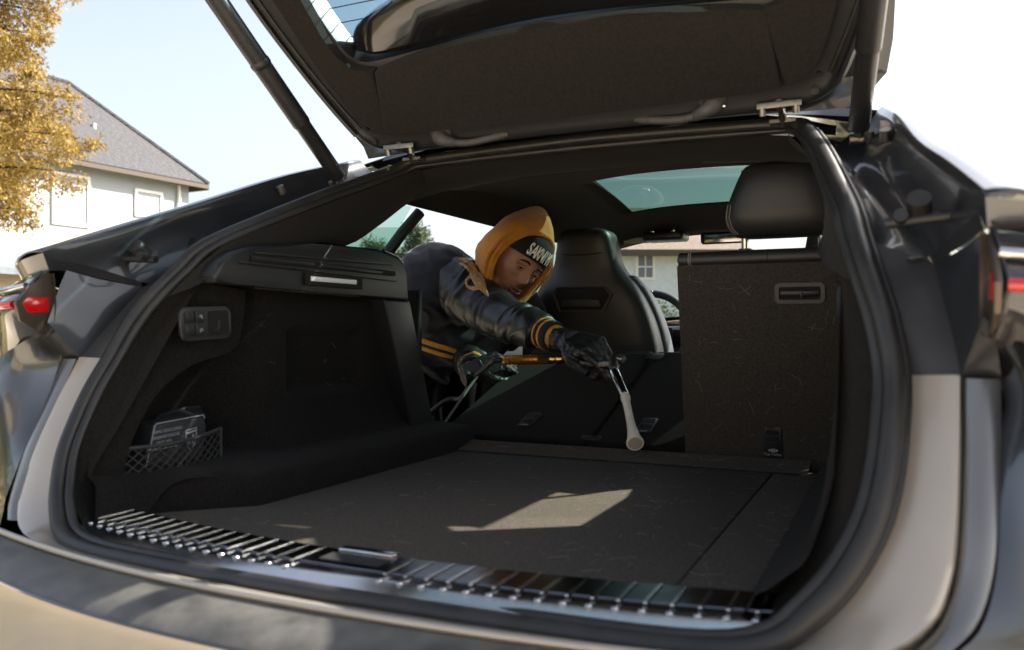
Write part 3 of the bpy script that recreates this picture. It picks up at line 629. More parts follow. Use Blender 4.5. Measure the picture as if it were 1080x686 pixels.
SQ = [mirror([SEAL[i]])[0] for i in (11, 13, 14, 15, 16, 18)]
dp = []
for s_, q in zip(SQ, Q):
    s_, q = Vector(inset(s_, .030, .016)), Vector(q)
    bulge = Vector((.022, -.004, -.006))
    dp.append([tuple(s_), tuple(s_.lerp(q, .25)+bulge*.8), tuple(s_.lerp(q, .55)+bulge*1.1), tuple(s_.lerp(q, .85)+bulge*.5), tuple(q), tuple(q+Vector((-.05, .03, .0)))])
dpr = smooth_rows(dp, 4, 3)
loft('pillar_trim', dpr, ALC, CAR, sharp=60); loft('pillar_trim', mrows([r[:7] for r in dpr]), ALC, CAR, sharp=60)
for sgn in (1, -1):
    # lining above the side windows and the grab handle side
    loft('cant_rail_lining', [[(sgn*.53, y, lz(.53, y)), (sgn*.585, y, 1.405), (sgn*.615, y, 1.386), (sgn*.64, y, 1.392)] for y in np.linspace(.80, 2.44, 15)], ALC, CAR)
    tube('grab_handle', [(sgn*.60, 1.83, 1.392), (sgn*.575, 1.85, 1.375), (sgn*.575, 1.96, 1.372), (sgn*.60, 1.98, 1.388)], .008, PLASTG, CAR, 8)
    loft('quarter_window', [[(sgn*.645, y, 1.39), (sgn*.70, y-.02, 1.29), (sgn*.78, y-.05, 1.17)] for y in ((.86, 1.0, 1.15) if sgn < 0 else (.88, 1.0, 1.28))], GLASS_GREEN if sgn < 0 else GLASS_CLEAR, CAR)  # unseen right pane cleared and widened to let the sun patch in
    loft('quarter_sill', [[(sgn*(.47 if sgn < 0 else .52), y, 1.225 if sgn < 0 else 1.095), (sgn*.60, y, 1.24 if sgn < 0 else 1.10), (sgn*.80, y, 1.16)] for y in (.55, .86)], PLAST, CAR)
tube('window_divider', [(-0.7000,1.1095,1.2585), (-0.6650,1.1363,1.3196), (-0.6350,1.1771,1.3780)], .016, PLAST, CAR, 10)
loft('door_aperture_trim', [[(-.70, 1.00, 1.24), (-.80, 1.0, 1.16)], [(-.66, 1.0, .95), (-.84, 1.0, .9)], [(-.62, 1.05, .55), (-.86, 1.05, .45)]], PLAST, CAR, thick=.02)
loft('seat_side_panel', [[(-.53, 1.0, z), (-.70, 1.03, z), (-.86, 1.0, z)] for z in (.40, .76, 1.0, 1.15)], PLAST, CAR, thick=.02)
loft('seat_side_panel', [[(.53, 1.0, z), (.70, 1.03, z), (.90, 1.0, z)] for z in (.40, .76, 1.0, 1.09)], PLAST, CAR, thick=.02)
rbox('rear_bench', (0, 1.42, .60), (1.22, .52, .20), LEATHER, CAR, .05, 5)
rbox('wheel_house', (-.62, .62, .62), (.14, .6, .3), PLAST, CAR, .02); rbox('wheel_house', (.66, .62, .62), (.14, .6, .3), PLAST, CAR, .02)
loft('door_card', [[(.90, y, z) for z in (.42, .7, 1.0, 1.075)] for y in (1.0, 1.5, 2.0, 2.9)], PLAST, CAR, thick=.02)
loft('door_card', [[(-.90, y, z) for z in (.42, .7, 1.0, 1.075)] for y in (1.95, 2.4, 2.9)], PLAST, CAR, thick=.02)

# ---- rear seat backs
def tilt(p0, up, right=(1, 0, 0)):
    up = Vector(up).normalized(); right = Vector(right); n_ = right.cross(up).normalized(); return Matrix((right, -n_, up)).transposed(), -n_
# upright right-hand back : back face from (y 1.00, z .77) to (y .916, z 1.20)
up = Vector((0, -.084, .43)).normalized(); nb = Vector((0, -up.z, up.y))          # nb points to the boot
def sb(x, h_, o_=0.): return Vector((0, 1.0, .77)) + up*h_ + Vector((x, 0, 0)) + nb*o_
Mx = Matrix((Vector((1, 0, 0)), -nb, up)).transposed()
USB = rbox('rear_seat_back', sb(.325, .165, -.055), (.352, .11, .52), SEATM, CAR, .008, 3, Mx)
USF = rbox('seat_cushion_front', sb(.33, .17, -.14), (.34, .07, .52), LEATHER, USB, .03, 4, Mx)
tube('leather_top_roll', [tuple(sb(x, .432, -.014)) for x in (.150, .155, .3, .49, .50)], [.005, .0155, .0165, .0165, .016], LEATHER, USB, 14)
for x in (.176, .180): tube('stitch_line', [tuple(sb(x, .432, -.014)+ (up*math.sin(a)+nb*math.cos(a))*.0168) for a in np.linspace(-.6, 1.6, 8)], .0009, STITCH, USB, 5)
tube('roll_seam', [tuple(sb(.335, .432, -.014)+(up*math.sin(a)+nb*math.cos(a))*.0167) for a in np.linspace(-.6, 1.6, 8)], .0008, DARK, USB, 5)
hc = sb(.395, .36, .001)
fr = multi('release_handle', [ring_vf(rrect(hc+nb*.004, (1, 0, 0), up, .095, .042, .010), rrect(hc+nb*.004, (1, 0, 0), up, .079, .026, .004), -nb*.01)], PLASTG, USB)
plate('handle_recess', rrect(hc+nb*.0012, (1, 0, 0), up, .081, .028, .004), nb*.0008, DARK, fr, 0)
rbox('handle_bar', hc+nb*.003, (.074, .006, .010), PLAST, fr, .002, 2, Mx); rbox('handle_tab', hc+nb*.006+Vector((.004, 0, -.002)), (.004, .006, .016), PLASTG, fr, .001, 2, Mx)
lc = sb(.336, .048, .001)
lt = plate('tether_anchor', rrect(lc, (1, 0, 0), up, .036, .066, .005), nb*.003, PLAST, USB, .001)
for i in range(3): rbox('anchor_slot', lc+up*(.020-.015*i)+nb*.003, (.024, .003, .009), DARK, lt, .001, 2, Mx)
multi('symbol', [box_vf(lc+up*-.0185+nb*.004+Vector((dx, 0, 0)), (.0035, .0008, h_), Mx) for dx, h_ in ((-.007, .004), (-.002, .007), (.003, .008), (.008, .004))], PRINT, lt)
text_obj('lettering', 'Top Tether', frame4(lc+up*-.0275+nb*.0036, (1, 0, 0), up), .0075, PRINT, lt, .0002)
# headrest
hy_ = sb(0, .50, -.045)
hr = []
for z, w_, t_ in [(1.236, .078, .020), (1.242, .094, .036), (1.255, .106, .046), (1.275, .111, .052), (1.300, .107, .052), (1.328, .096, .050), (1.355, .084, .044), (1.374, .074, .034), (1.383, .060, .020), (1.386, .03, .01)]:
    n_ = 24; r = []
    for k in range(n_):
        a = 2*math.pi*k/n_; ca, sa = math.cos(a), math.sin(a)
        r.append((.362+w_*math.copysign(abs(ca)**.55, ca), .935-.10*(z-1.24)+t_*math.copysign(abs(sa)**.7, sa), z))
    hr.append(r)
HR = loft('headrest', smooth_rows(hr, 3, 1), LEATHER, USB, close_u=True, caps=True)
for off in (0, .006):
    tube('stitching', [(.362-w_*.93+off, .935-.10*(z-1.24)-t_*.80-.003, z) for z, w_, t_ in [(1.242, .094, .036), (1.255, .106, .046), (1.275, .111, .052), (1.300, .107, .052)]], .0006, STITCH, HR, 5)
for x in (.288, .436):
    tube('headrest_post', [(x, .938, 1.19), (x, .936, 1.25)], .0075, STEEL, HR, 12); tube('post_guide', [(x, .938, 1.205), (x, .938, 1.216)], .013, PLAST, HR, 12)
# folded backs
fu = Vector((0, .60, .195)).normalized(); fnn = Vector((0, -fu.z, fu.y))
def fb(x, h_, o_=0.): return Vector((0, 1.055, .785)) + fu*h_ + Vector((x, 0, 0)) + fnn*o_
Mf = Matrix((Vector((1, 0, 0)), fu, fnn)).transposed()
for x0, x1 in ((-.505, -.101), (-.089, .143)):
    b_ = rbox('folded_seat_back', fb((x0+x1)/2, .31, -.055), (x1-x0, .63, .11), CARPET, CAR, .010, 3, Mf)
    rbox('edge_trim', fb((x0+x1)/2, .628, -.012), (x1-x0-.006, .014, .03), LEATHER, b_, .005, 3, Mf)
    cx_ = -.288 if x0 < -.2 else .022
    an = plate('tether_anchor', rrect(fb(cx_, .10, .0005), (1, 0, 0), fu, .040, .085, .006), fnn*.0035, PLAST, b_, .001)
    rbox('anchor_slot', fb(cx_, .108, .004), (.026, .050, .004), DARK, an, .001, 2, Mf)
    rbox('anchor_bar', fb(cx_, .10, .005), (.028, .006, .004), PLASTG, an, .001, 2, Mf)
    rbox('symbol', fb(cx_, .064, .0045), (.018, .003, .0008), PRINT, an, 0, 1, Mf)
rbox('hinge_gap_trim', fb(-.095, .30, -.03), (.011, .60, .03), DARK, CAR, .002, 2, Mf)
rbox('seat_hinge', fb(-.095, .02, -.004), (.05, .02, .012), PLAST, CAR, .003, 2, Mf)
rbox('seat_hinge', fb(.146, .03, .0), (.016, .03, .02), DARK, CAR, .003, 2, Mf)
rbox('seat_release', fb(-.085, .585, .004), (.05, .05, .008), PLAST, CAR, .003, 2, Mf)
tube('seat_belt', [(-.515, 1.10, .80), (-.525, 1.25, .88), (-.545, 1.42, .955)], .004, mat('belt_webbing', (.09, .085, .08), .7), CAR, 6)

tube('seat_belt', [(.612, 1.00, 1.385), (.575, .985, 1.28), (.505, .985, 1.13)], .007, MATS['belt_webbing'], CAR, 6)  # unseen right belt, added to break up the outline of the sun patch
# ---- front seats
def front_seat(sx):
    cx_ = sx*.420; rows = []
    prof_ = [(.50, .235, .06), (.70, .255, .075), (.85, .262, .085), (.95, .258, .088), (1.03, .246, .085), (1.10, .226, .08), (1.16, .200, .075), (1.205, .172, .066), (1.24, .142, .058), (1.27, .122, .054), (1.30, .112, .054), (1.34, .104, .054), (1.375, .096, .05), (1.395, .080, .04), (1.404, .05, .02)]
    for z, w_, t_ in prof_:
        n_ = 32; r = []
        for k in range(n_):
            a = 2*math.pi*k/n_; ca, sa = math.cos(a), math.sin(a); e = .5 if sa < 0 else .8
            yb = 2.06 - .14*(z-.5)
            r.append((cx_+w_*math.copysign(abs(ca)**.6, ca), yb+t_*math.copysign(abs(sa)**e, sa)+(.05 if sa > 0 else 0)*abs(ca)**3, z))
        rows.append(r)
    s_ = loft('front_seat', smooth_rows(rows, 3, 1), LEATHER, CAR, close_u=True, caps=True)
    def bk(z): 
        t_ = float(np.interp(z, [q[0] for q in prof_], [q[2] for q in prof_])); return 2.06-.14*(z-.5)-t_
    tube('headrest_seam', [(cx_+x, bk(1.315)-.0012+.03*(abs(x)/.11)**4, 1.315-.012*math.cos(x*14)+.006) for x in np.linspace(-.105, .105, 13)], .002, DARK, s_, 6)
    hexo = [(-.108, .022), (-.090, .044), (.088, .044), (.114, .014), (.084, -.040), (-.084, -.042)]
    cz = 1.155
    def hx_(a, b, sc, o_): return (cx_+a*sc, bk(cz+b*sc)-o_, cz+b*sc)
    fr_ = multi('back_handle', [ring_vf([hx_(a, b, 1.0, .006) for a, b in hexo], [hx_(a, b, .90, .004) for a, b in hexo], (0, .02, 0))], PLAST, s_, 30)
    raw('handle_pocket', [hx_(a, b, .92, .002) for a, b in hexo], [tuple(range(6))], DARK, fr_, False)
    plate('handle_grip', [hx_(a, b, 1., .004) for a, b in ((-.070, -.004), (-.076, -.026), (.070, -.026), (.066, -.004), (.03, -.001), (-.03, -.001))], (0, -.006, 0), PLASTG, fr_, .002)
    # side bolster, leather coloured as if lit by blue sky
    for q in (1, -1):
        br = []
        for z, w_, t_ in prof_[:9]:
            yb = 2.06-.14*(z-.5); br.append([(cx_+q*(w_-.030), yb+t_*.4, z), (cx_+q*(w_+.008), yb+t_*.6, z), (cx_+q*(w_+.012), yb+t_+.03, z), (cx_+q*(w_-.01), yb+t_+.085, z), (cx_+q*(w_-.07), yb+t_+.05, z)])
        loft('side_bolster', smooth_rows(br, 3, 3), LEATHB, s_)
    rbox('seat_base', (cx_, 2.30, .58), (.50, .52, .22), LEATHER, s_, .06, 4)
    return s_
front_seat(-1); front_seat(1)

# ---- steering wheel, dash, mirror, visors
wc = Vector((-.38, 2.56, 1.035)); wa = Vector((0, -1, .42)).normalized(); wx = Vector((1, 0, 0)); wu = wa.cross(wx)*-1
wu = Vector((0, .42, 1)).normalized()
SW = tube('steering_wheel', [wc+(wx*math.cos(a)+wu*math.sin(a)*(1 if math.sin(a) > -.55 else .88))*.182 for a in np.linspace(0, 2*math.pi, 49)[:-1]], .0165, LEATHER, CAR, 12, True)
multi('wheel_spokes', [tube_vf([wc+wx*q*.03, wc+wx*q*.175], [.03, .018], 8) for q in (1, -1)] + [tube_vf([wc, wc-wu*.165], [.035, .02], 8), sphere_vf(wc, (.07, .03, .06))], PLAST, SW)
rbox('wheel_buttons', wc+wx*.095+wa*.022, (.05, .012, .03), PLASTG, SW, .004); rbox('wheel_accent', wc+wu*.182+wa*.012, (.03, .012, .018), STEEL, SW, .004)
loft('dashboard', smooth_rows([[(-.80, y, z), (-.4, y-.04, z+.02), (0, y-.03, z), (.4, y-.04, z+.01), (.80, y, z)] for y, z in ((2.80, .55), (2.74, .80), (2.72, .93), (2.78, 1.0), (2.95, 1.03), (3.16, 1.06))], 3, 4), PLAST, CAR)
rbox('instrument_hood', (-.38, 2.74, 1.03), (.40, .14, .07), LEATHER, CAR, .03, 4)
rbox('sun_visor', (-.37, 2.40, 1.425), (.36, .02, .06), ALC, CAR, .008); rbox('sun_visor', (.37, 2.40, 1.425), (.36, .02, .06), ALC, CAR, .008)
v0 = rbox('overhead_console', (-0.2367,2.3300,1.4079), (.16, .12, .035), PLAST, CAR, .012)
rbox('console_lamp', (-0.2697,2.2600,1.4239), (.016, .01, .012), STEEL, v0, .002); rbox('console_lamp', (-0.1897,2.2600,1.4235), (.016, .01, .012), STEEL, v0, .002)
rbox('visor_label', (-0.3667,2.3750,1.4037), (.10, .003, .022), mat('visor_label_print', (.45, .42, .33), .6), CAR, .001)
mr_ = rbox('rear_view_mirror', (-0.0227,2.3600,1.3972), (.17, .03, .045), PLAST, CAR, .012, 4)
rbox('mirror_glass', (-0.0160,2.3430,1.3952), (.15, .003, .032), STEEL, mr_, .001)
rbox('centre_console', (0, 2.2, .62), (.22, .9, .3), PLAST, CAR, .03)

# =================================================================== person leaning in through the far rear door
WOOL = mat('navy_wool', (.010, .012, .018), .95, sheen=.15, nscale=50, nvar=.25, bump=.4, bscale=600, bdist=.001, detail=6)
SLEEVE = mat('navy_leather_sleeve', (.014, .015, .018), .39, nscale=9, nvar=.15, bump=.2, bscale=60, bdist=.003, spec=.35, rvar=.1, detail=6)
FLEECE = mat('mustard_fleece', (.50, .20, .020), .95, sheen=.3, nscale=30, nvar=.12, bump=.6, bscale=70, bdist=.006, detail=6)
FLEECEK = mat('mustard_knit', (.60, .27, .035), .9, nscale=90, nvar=.2, bump=.5, bscale=500, bdist=.001)
NAVYK = mat('navy_knit', (.012, .014, .022), .95, nscale=90, nvar=.2, bump=.5, bscale=500, bdist=.001)
SKIN = mat('brown_skin', (.34, .165, .098), .5, nscale=45, nvar=.16, bump=.3, bscale=500, bdist=.0006, sss=.08, rvar=.06, detail=5)
LIPS = mat('lips', (.15, .055, .045), .4); BROW = mat('brow_hair', (.012, .009, .008), .8)
EYEW = mat('eye_white', (.22, .19, .17), .3); IRIS = mat('dark_iris', (.012, .007, .005), .1, coat=1.)
BEANIE = mat('black_knit', (.008, .008, .009), .95, nscale=80, nvar=.3, bump=.6, bscale=350, bdist=.0015)
GLOVE = mat('black_nitrile', (.013, .0135, .015), .44, nscale=30, nvar=.2, bump=.5, bscale=70, bdist=.003, rvar=.08)
DENIM = mat('dark_trousers', (.014, .015, .018), .9, nscale=60, nvar=.2)

def organic(name, parts, voxel, smooth_it, m, parent=None, disp=0., dscale=20., stretch=(1, 1, 1), axis=None):
    """fuse closed tubes and ellipsoids into one skin, relax it, add folds"""
    V, Fc = [], []
    for v, f in parts:
        o_ = len(V); V += list(v); Fc += [tuple(i+o_ for i in q) for q in f]
    me = bpy.data.meshes.new(name); me.from_pydata(V, [], Fc); me.validate()
    bm = bmesh.new(); bm.from_mesh(me); bmesh.ops.recalc_face_normals(bm, faces=bm.faces[:]); bm.to_mesh(me); bm.free()
    t = bpy.data.objects.new(name, me); col.objects.link(t)
    md = t.modifiers.new('r', 'REMESH'); md.mode = 'VOXEL'; md.voxel_size = voxel
    ms = t.modifiers.new('s', 'SMOOTH'); ms.factor = .5; ms.iterations = smooth_it
    dg = bpy.context.evaluated_depsgraph_get(); m2 = bpy.data.meshes.new_from_object(t.evaluated_get(dg)); bpy.data.objects.remove(t)
    if disp:
        bm = bmesh.new(); bm.from_mesh(m2); bm.normal_update()
        mv = [(v.co + v.normal*disp*(mnoise.noise(Vector((v.co.x*stretch[0], v.co.y*stretch[1], v.co.z*stretch[2]))*dscale) + .5*mnoise.noise(Vector((v.co.x*stretch[1], v.co.y*stretch[2], v.co.z*stretch[0]))*dscale*2.1))) for v in bm.verts]
        if axis is not None:                                # cloth folds running across the limb
            mv = []
            for v in bm.verts:
                a_ = v.co.dot(axis); p_ = v.co - axis*a_
                q = Vector((p_.x*6, p_.y*6, p_.z*6)) + axis*(a_*dscale) + axis*(1.5*mnoise.noise(v.co*9))
                f1 = 1-2*abs(mnoise.noise(q)); f2 = mnoise.noise(q*2.3+Vector((7, 3, 1)))
                mv.append(v.co + v.normal*disp*(f1-.5+.35*f2))
        for v, c_ in zip(bm.verts, mv): v.co = c_
        bm.to_mesh(m2); bm.free()
    m2.polygons.foreach_set('use_smooth', [True]*len(m2.polygons)); m2.materials.clear()
    return obj(name, m2, m, parent)
def chain(pts, rad, n=5, seg=16):
    P = cr(pts, n); k = np.linspace(0, len(pts)-1, len(P)); rr = list(np.interp(k, range(len(pts)), rad)); return tube_vf(P, rr, seg)

CR, CU, CT = Vector((.9063, .4226, 0)), Vector((0, 0, 1)), Vector((.4226, -.9063, 0))      # sideways, up and out of the boot: axes used for the pose
# head frame
Fh = (CT*.78 + CR*.40 - CU*.40).normalized(); Uh = (CR*.54 + CU*.78 + CT*.12); Uh = (Uh - Fh*Uh.dot(Fh)).normalized(); Sh = Uh.cross(Fh) * -1
Sh = Fh.cross(Uh)                                             # person's right... sideways axis
eyes = Vector((-0.4449,1.4852,1.2282))
Hc = eyes - Fh*.080                                           # head centre at eye level
def hl(a, f_, u_): return Hc + Sh*a + Fh*f_ + Uh*u_
# shoulders and limbs
shR = Vector((-0.7283,1.4854,1.2066)); shL = Vector((-0.6149,1.8032,1.1355)); neck = hl(0, -.03, -.135)
chest = Vector((-0.7844,1.6358,1.1011)); belly = Vector((-0.9366,1.6531,1.0369)); hip = Vector((-1.00, 1.62, .90))
elR = Vector((-0.4830,1.3792,1.0889)); wrR = Vector((-0.2101,1.2195,1.0177))
elL = Vector((-0.6985,1.6097,0.9562)); wrL = Vector((-0.5959,1.4148,0.9236))
kneeR, ankR = Vector((-1.12, 1.50, .50)), Vector((-1.22, 1.46, .09)); kneeL, ankL = Vector((-1.14, 1.84, .50)), Vector((-1.26, 1.90, .09))
body = []
body.append(chain([hip, belly, chest, chest.lerp(neck, .6), neck, hl(0, -.01, -.07)], [.10, .09, .08, .06, .05, .055]))
body.append(chain([chest, shR, elR, wrR], [.05, .045, .035, .026])); body.append(chain([chest, shL, elL, wrL], [.05, .045, .035, .026]))
body.append(chain([hip, hip.lerp(kneeR, .3)+Vector((0, -.04, 0)), kneeR, ankR], [.11, .09, .055, .04])); body.append(chain([hip, hip.lerp(kneeL, .3)+Vector((0, .04, 0)), kneeL, ankL], [.11, .09, .055, .04]))
# skull with a face
def head_vf():
    rows = []
    nu, nv = 72, 56
    def g(x, y, cx_, cy_, sx_, sy_): return math.exp(-((x-cx_)/sx_)**2-((y-cy_)/sy_)**2)
    for i in range(nv+1):
        th = math.pi*i/nv; r = []
        for j in range(nu):
            ph = 2*math.pi*j/nu
            a, f_, u_ = math.sin(th)*math.sin(ph), math.sin(th)*math.cos(ph), math.cos(th)
            X_, Y_, Z_ = a*.073, f_*.094, u_*.115+.012
            if Z_ < -.02: k = (-.02-Z_)/.09; X_ *= 1-.38*k; Y_ *= 1-.10*k
            if f_ > 0:
                w_ = f_**.8
                Y_ += w_*(.026*g(X_, Z_, 0, -.034, .014, .014) + .015*g(X_, Z_, 0, -.012, .009, .026) + .006*g(abs(X_), Z_, .013, -.038, .008, .008)
                          + .007*g(X_, Z_, 0, .024, .05, .014) - .013*g(abs(X_), Z_, .031, .002, .016, .012) + .008*g(abs(X_), Z_, .043, -.024, .018, .016)
                          + .010*g(X_, Z_, 0, -.061, .021, .0062) + .010*g(X_, Z_, 0, -.073, .018, .0062) - .005*g(X_, Z_, 0, -.0668, .024, .0026) + .009*g(X_, Z_, 0, -.096, .016, .012) - .004*g(X_, Z_, 0, -.084, .02, .005))
            r.append(tuple(hl(X_, Y_, Z_)))
        rows.append(r)
    return grid(rows, True)
body.append(head_vf())
PERSON = organic('person', body, .0042, 2, SKIN)
tag(PERSON, 'person in a mustard hood and navy jacket leaning in through the far rear door', 'person')
for sg in (1, -1):                                            # eyes, brows, ears, lips
    v, f = sphere_vf(hl(sg*.031, .0745, .001), (.0115, .0115, .0115), 16, 10); e_ = raw('eye', v, f, EYEW, PERSON)
    v, f = sphere_vf(hl(sg*.031, .0745, .001)+(Fh*.95-Uh*.28).normalized()*.0068, (.0072, .0072, .0072), 12, 8); raw('iris', v, f, IRIS, e_)
    lid = organic('eyelid', [chain([hl(sg*.016, .083, .000), hl(sg*.024, .0885, .0045), hl(sg*.034, .0875, .0045), hl(sg*.045, .078, .001)], [.003, .0042, .0042, .003], 4, 8)], .0012, 2, SKIN, PERSON)
    lid2 = organic('eyelid', [chain([hl(sg*.016, .083, .000), hl(sg*.024, .086, -.007), hl(sg*.034, .085, -.007), hl(sg*.045, .078, .001)], [.0025, .0032, .0032, .0025], 4, 8)], .0012, 2, SKIN, PERSON)
    tube('eyebrow', cr([hl(sg*.013, .096, .020), hl(sg*.028, .0955, .0245), hl(sg*.048, .083, .018)], 4), [.002, .003, .0035, .0038, .0038, .0035, .003, .002, .001], BROW, PERSON, 6)
tube('lip', cr([hl(-.023, .081, -.0665), hl(-.010, .0935, -.0615), hl(0, .0965, -.0628), hl(.010, .0935, -.0615), hl(.023, .081, -.0665)], 4), [.001]+[.0035]*15+[.001], LIPS, PERSON, 8)
tube('lip', cr([hl(-.022, .080, -.0675), hl(-.010, .0925, -.0730), hl(0, .095, -.0742), hl(.010, .0925, -.0730), hl(.022, .080, -.0675)], 4), [.001]+[.0042]*15+[.001], LIPS, PERSON, 8)
# beanie
br_ = []
for u_, sa, sf in [(.027, .079, .104), (.034, .0805, .106), (.058, .0795, .104), (.085, .073, .094), (.108, .056, .072), (.124, .034, .044), (.130, .010, .014)]:
    br_.append([tuple(hl(sa*math.sin(p), sf*math.cos(p)-.002, u_+.010*math.cos(p)*(1 if u_ < .04 else .3))) for p in np.linspace(0, 2*math.pi, 41)[:-1]])
BN = loft('beanie', smooth_rows(br_, 3, 1), BEANIE, PERSON, close_u=True, caps=True)
PRINTW = mat('white_embroidery', (.80, .79, .75), .8, bump=.4, bscale=900, bdist=.0006)
word = 'SAKNIVI'
for i, ch in enumerate(word):
    ph = -(i-(len(word)-1)/2)*.172 + .02
    o_ = hl(.0812*math.sin(ph), .1055*math.cos(ph)-.001, .056+.006*math.cos(ph)); nrm = (Sh*math.sin(ph)/.081+Fh*math.cos(ph)/.105).normalized()
    text_obj('lettering', ch, frame4(o_, Uh.cross(nrm), Uh), .054, PRINTW, BN, .001, .46, .0014)
# hood : rings from the face opening to the back of the head
hd_ = []
for f_, cu_, a_, ut, ub in [(.058, -.006, .082, .118, .112), (.066, -.005, .090, .124, .117), (.066, -.004, .099, .130, .122), (.054, -.004, .108, .128, .130), (.030, .0, .112, .142, .138), (-.015, .004, .114, .148, .146), (-.055, .010, .108, .144, .146), (-.085, .016, .094, .126, .136), (-.108, .020, .068, .092, .108), (-.118, .020, .03, .04, .05)]:
    r = []
    for p in np.linspace(0, 2*math.pi, 49)[:-1]:
        s_, c_ = math.sin(p), math.cos(p)
        w_ = a_*math.copysign(abs(s_)**.88, s_); h_ = (ut if c_ > 0 else ub)*c_
        peak = .030*max(0, c_)**10*max(0., 1-abs(f_+.06)/.11) - .010*max(0, -c_)**2; w_ *= 1-.10*max(0, c_)**2
        r.append(tuple(hl(w_, f_ - .030*(abs(s_)**2)*(f_ > .04)+.022*max(0, c_)**3*0, cu_+h_+peak)))
    hd_.append(r)
rows = smooth_rows(hd_, 4, 1)
HD_ = []
for ri, r in enumerate(rows):
    HD_.append([tuple(Vector(p) + (Vector(p)-Hc).normalized()*(.011*mnoise.noise(Vector((p[0]*9, p[1]*9, p[2]*16)))+.005*mnoise.noise(Vector(p)*34))*min(1, ri/8)) for p in r])
HOOD = loft('hood', HD_, FLEECE, PERSON, close_u=True, sharp=180)
md = HOOD.modifiers.new('s', 'SOLIDIFY'); md.thickness = .006; md.offset = -1
tube('hood_hem', [Vector(p)*1 for p in rows[3]], .0065, FLEECE, HOOD, 8, True)
# hood cowl down to the collar
organic('hood_cowl', [chain([hl(0, .02, -.115), hl(0, -.02, -.15), hl(0, -.045, -.185)], [.085, .088, .085])], .006, 5, FLEECE, PERSON, .006, 30)
# jacket
jk = [chain([hip+Vector((.02, -.01, .03)), belly, chest, chest.lerp(neck, .45)], [.175, .175, .165, .12], 5, 24),
      chain([belly+Vector((0, -.05, .02)), shR+Vector((-.06, 0, -.02)), shR, chest.lerp(neck, .55)], [.13, .13, .108, .09]),
      chain([chest, shL, shL.lerp(elL, .5)], [.12, .10, .085])]
JK = organic('jacket', jk, .008, 6, WOOL, PERSON, .011, 15, (1, 1, 1), (chest-hip).normalized())
sl = [chain([shR+Vector((-.05, .01, .005)), shR+CR*.01, shR.lerp(elR, .5), elR, elR.lerp(wrR, .5), elR.lerp(wrR, .66)], [.080, .098, .082, .068, .056, .046], 6, 24)]
organic('sleeve', sl, .004, 4, SLEEVE, JK, .0085, 20, (1.3, .9, 1.0), (wrR-shR).normalized())
organic('sleeve', [chain([shL, shL.lerp(elL, .5), elL, elL.lerp(wrL, .6)], [.085, .075, .06, .045])], .007, 4, SLEEVE, JK, .008, 18)
# ribbed cuff with bands
ax = (wrR-elR).normalized(); c_a = elR.lerp(wrR, .62)
def cuff(t0, t1, r0, r1, m, nm='cuff'):
    a_, b_ = c_a+ax*t0, c_a+ax*t1
    return tube(nm, [a_, a_+ax*.0006, a_.lerp(b_, .5), b_-ax*.0006, b_], [r0*.90, r0, (r0+r1)/2+.0008, r1, r1*.90], m, JK, 28)
tt = [(.0, .0145, NAVYK), (.0145, .0225, FLEECEK), (.0225, .036, NAVYK), (.036, .0445, FLEECEK), (.0445, .066, NAVYK)]
for k, (t0, t1, m_) in enumerate(tt): cuff(t0, t1, .0435-.030*t0, .0435-.030*t1, m_, 'cuff_band')
cuff(.060, .088, .034, .031, FLEECEK, 'hoodie_cuff')
tube('wrist', [c_a+ax*.08, c_a+ax*.115], [.027, .026], SKIN, JK, 16)
axl = (wrL-elL).normalized(); tube('cuff', [elL.lerp(wrL, .2), elL.lerp(wrL, .8)], [.045, .038], NAVYK, JK, 20); tube('cuff_band', [elL.lerp(wrL, .5), elL.lerp(wrL, .64)], [.0435, .042], FLEECEK, JK, 20)
# collar, pocket welt, shoulder patch
tube('collar', cr([hl(-.10, -.03, -.125), hl(-.09, .03, -.155), hl(-.05, .055, -.178)], 5), .016, NAVYK, JK, 10)
tube('collar_stripe', cr([hl(-.112, -.028, -.118), hl(-.101, .032, -.148), hl(-.06, .06, -.170)], 5), .005, FLEECEK, JK, 8)
# legs and shoes
organic('trousers', [chain([hip, hip.lerp(kneeR, .35)+Vector((0, -.05, 0)), kneeR, ankR+Vector((0, 0, .03))], [.145, .115, .085, .075]), chain([hip, hip.lerp(kneeL, .35)+Vector((0, .05, 0)), kneeL, ankL+Vector((0, 0, .03))], [.145, .115, .085, .075])], .012, 4, DENIM, PERSON, .008, 14)
for a_ in (ankR, ankL): organic('shoe', [chain([a_+Vector((-.07, 0, -.045)), a_+Vector((.03, 0, -.040)), a_+Vector((.16, 0, -.055))], [.042, .045, .034]), chain([a_, a_+Vector((0, 0, -.05))], [.045, .045])], .007, 4, mat('black_shoe', (.015, .015, .015), .5) if 'black_shoe' not in MATS else MATS['black_shoe'], PERSON)

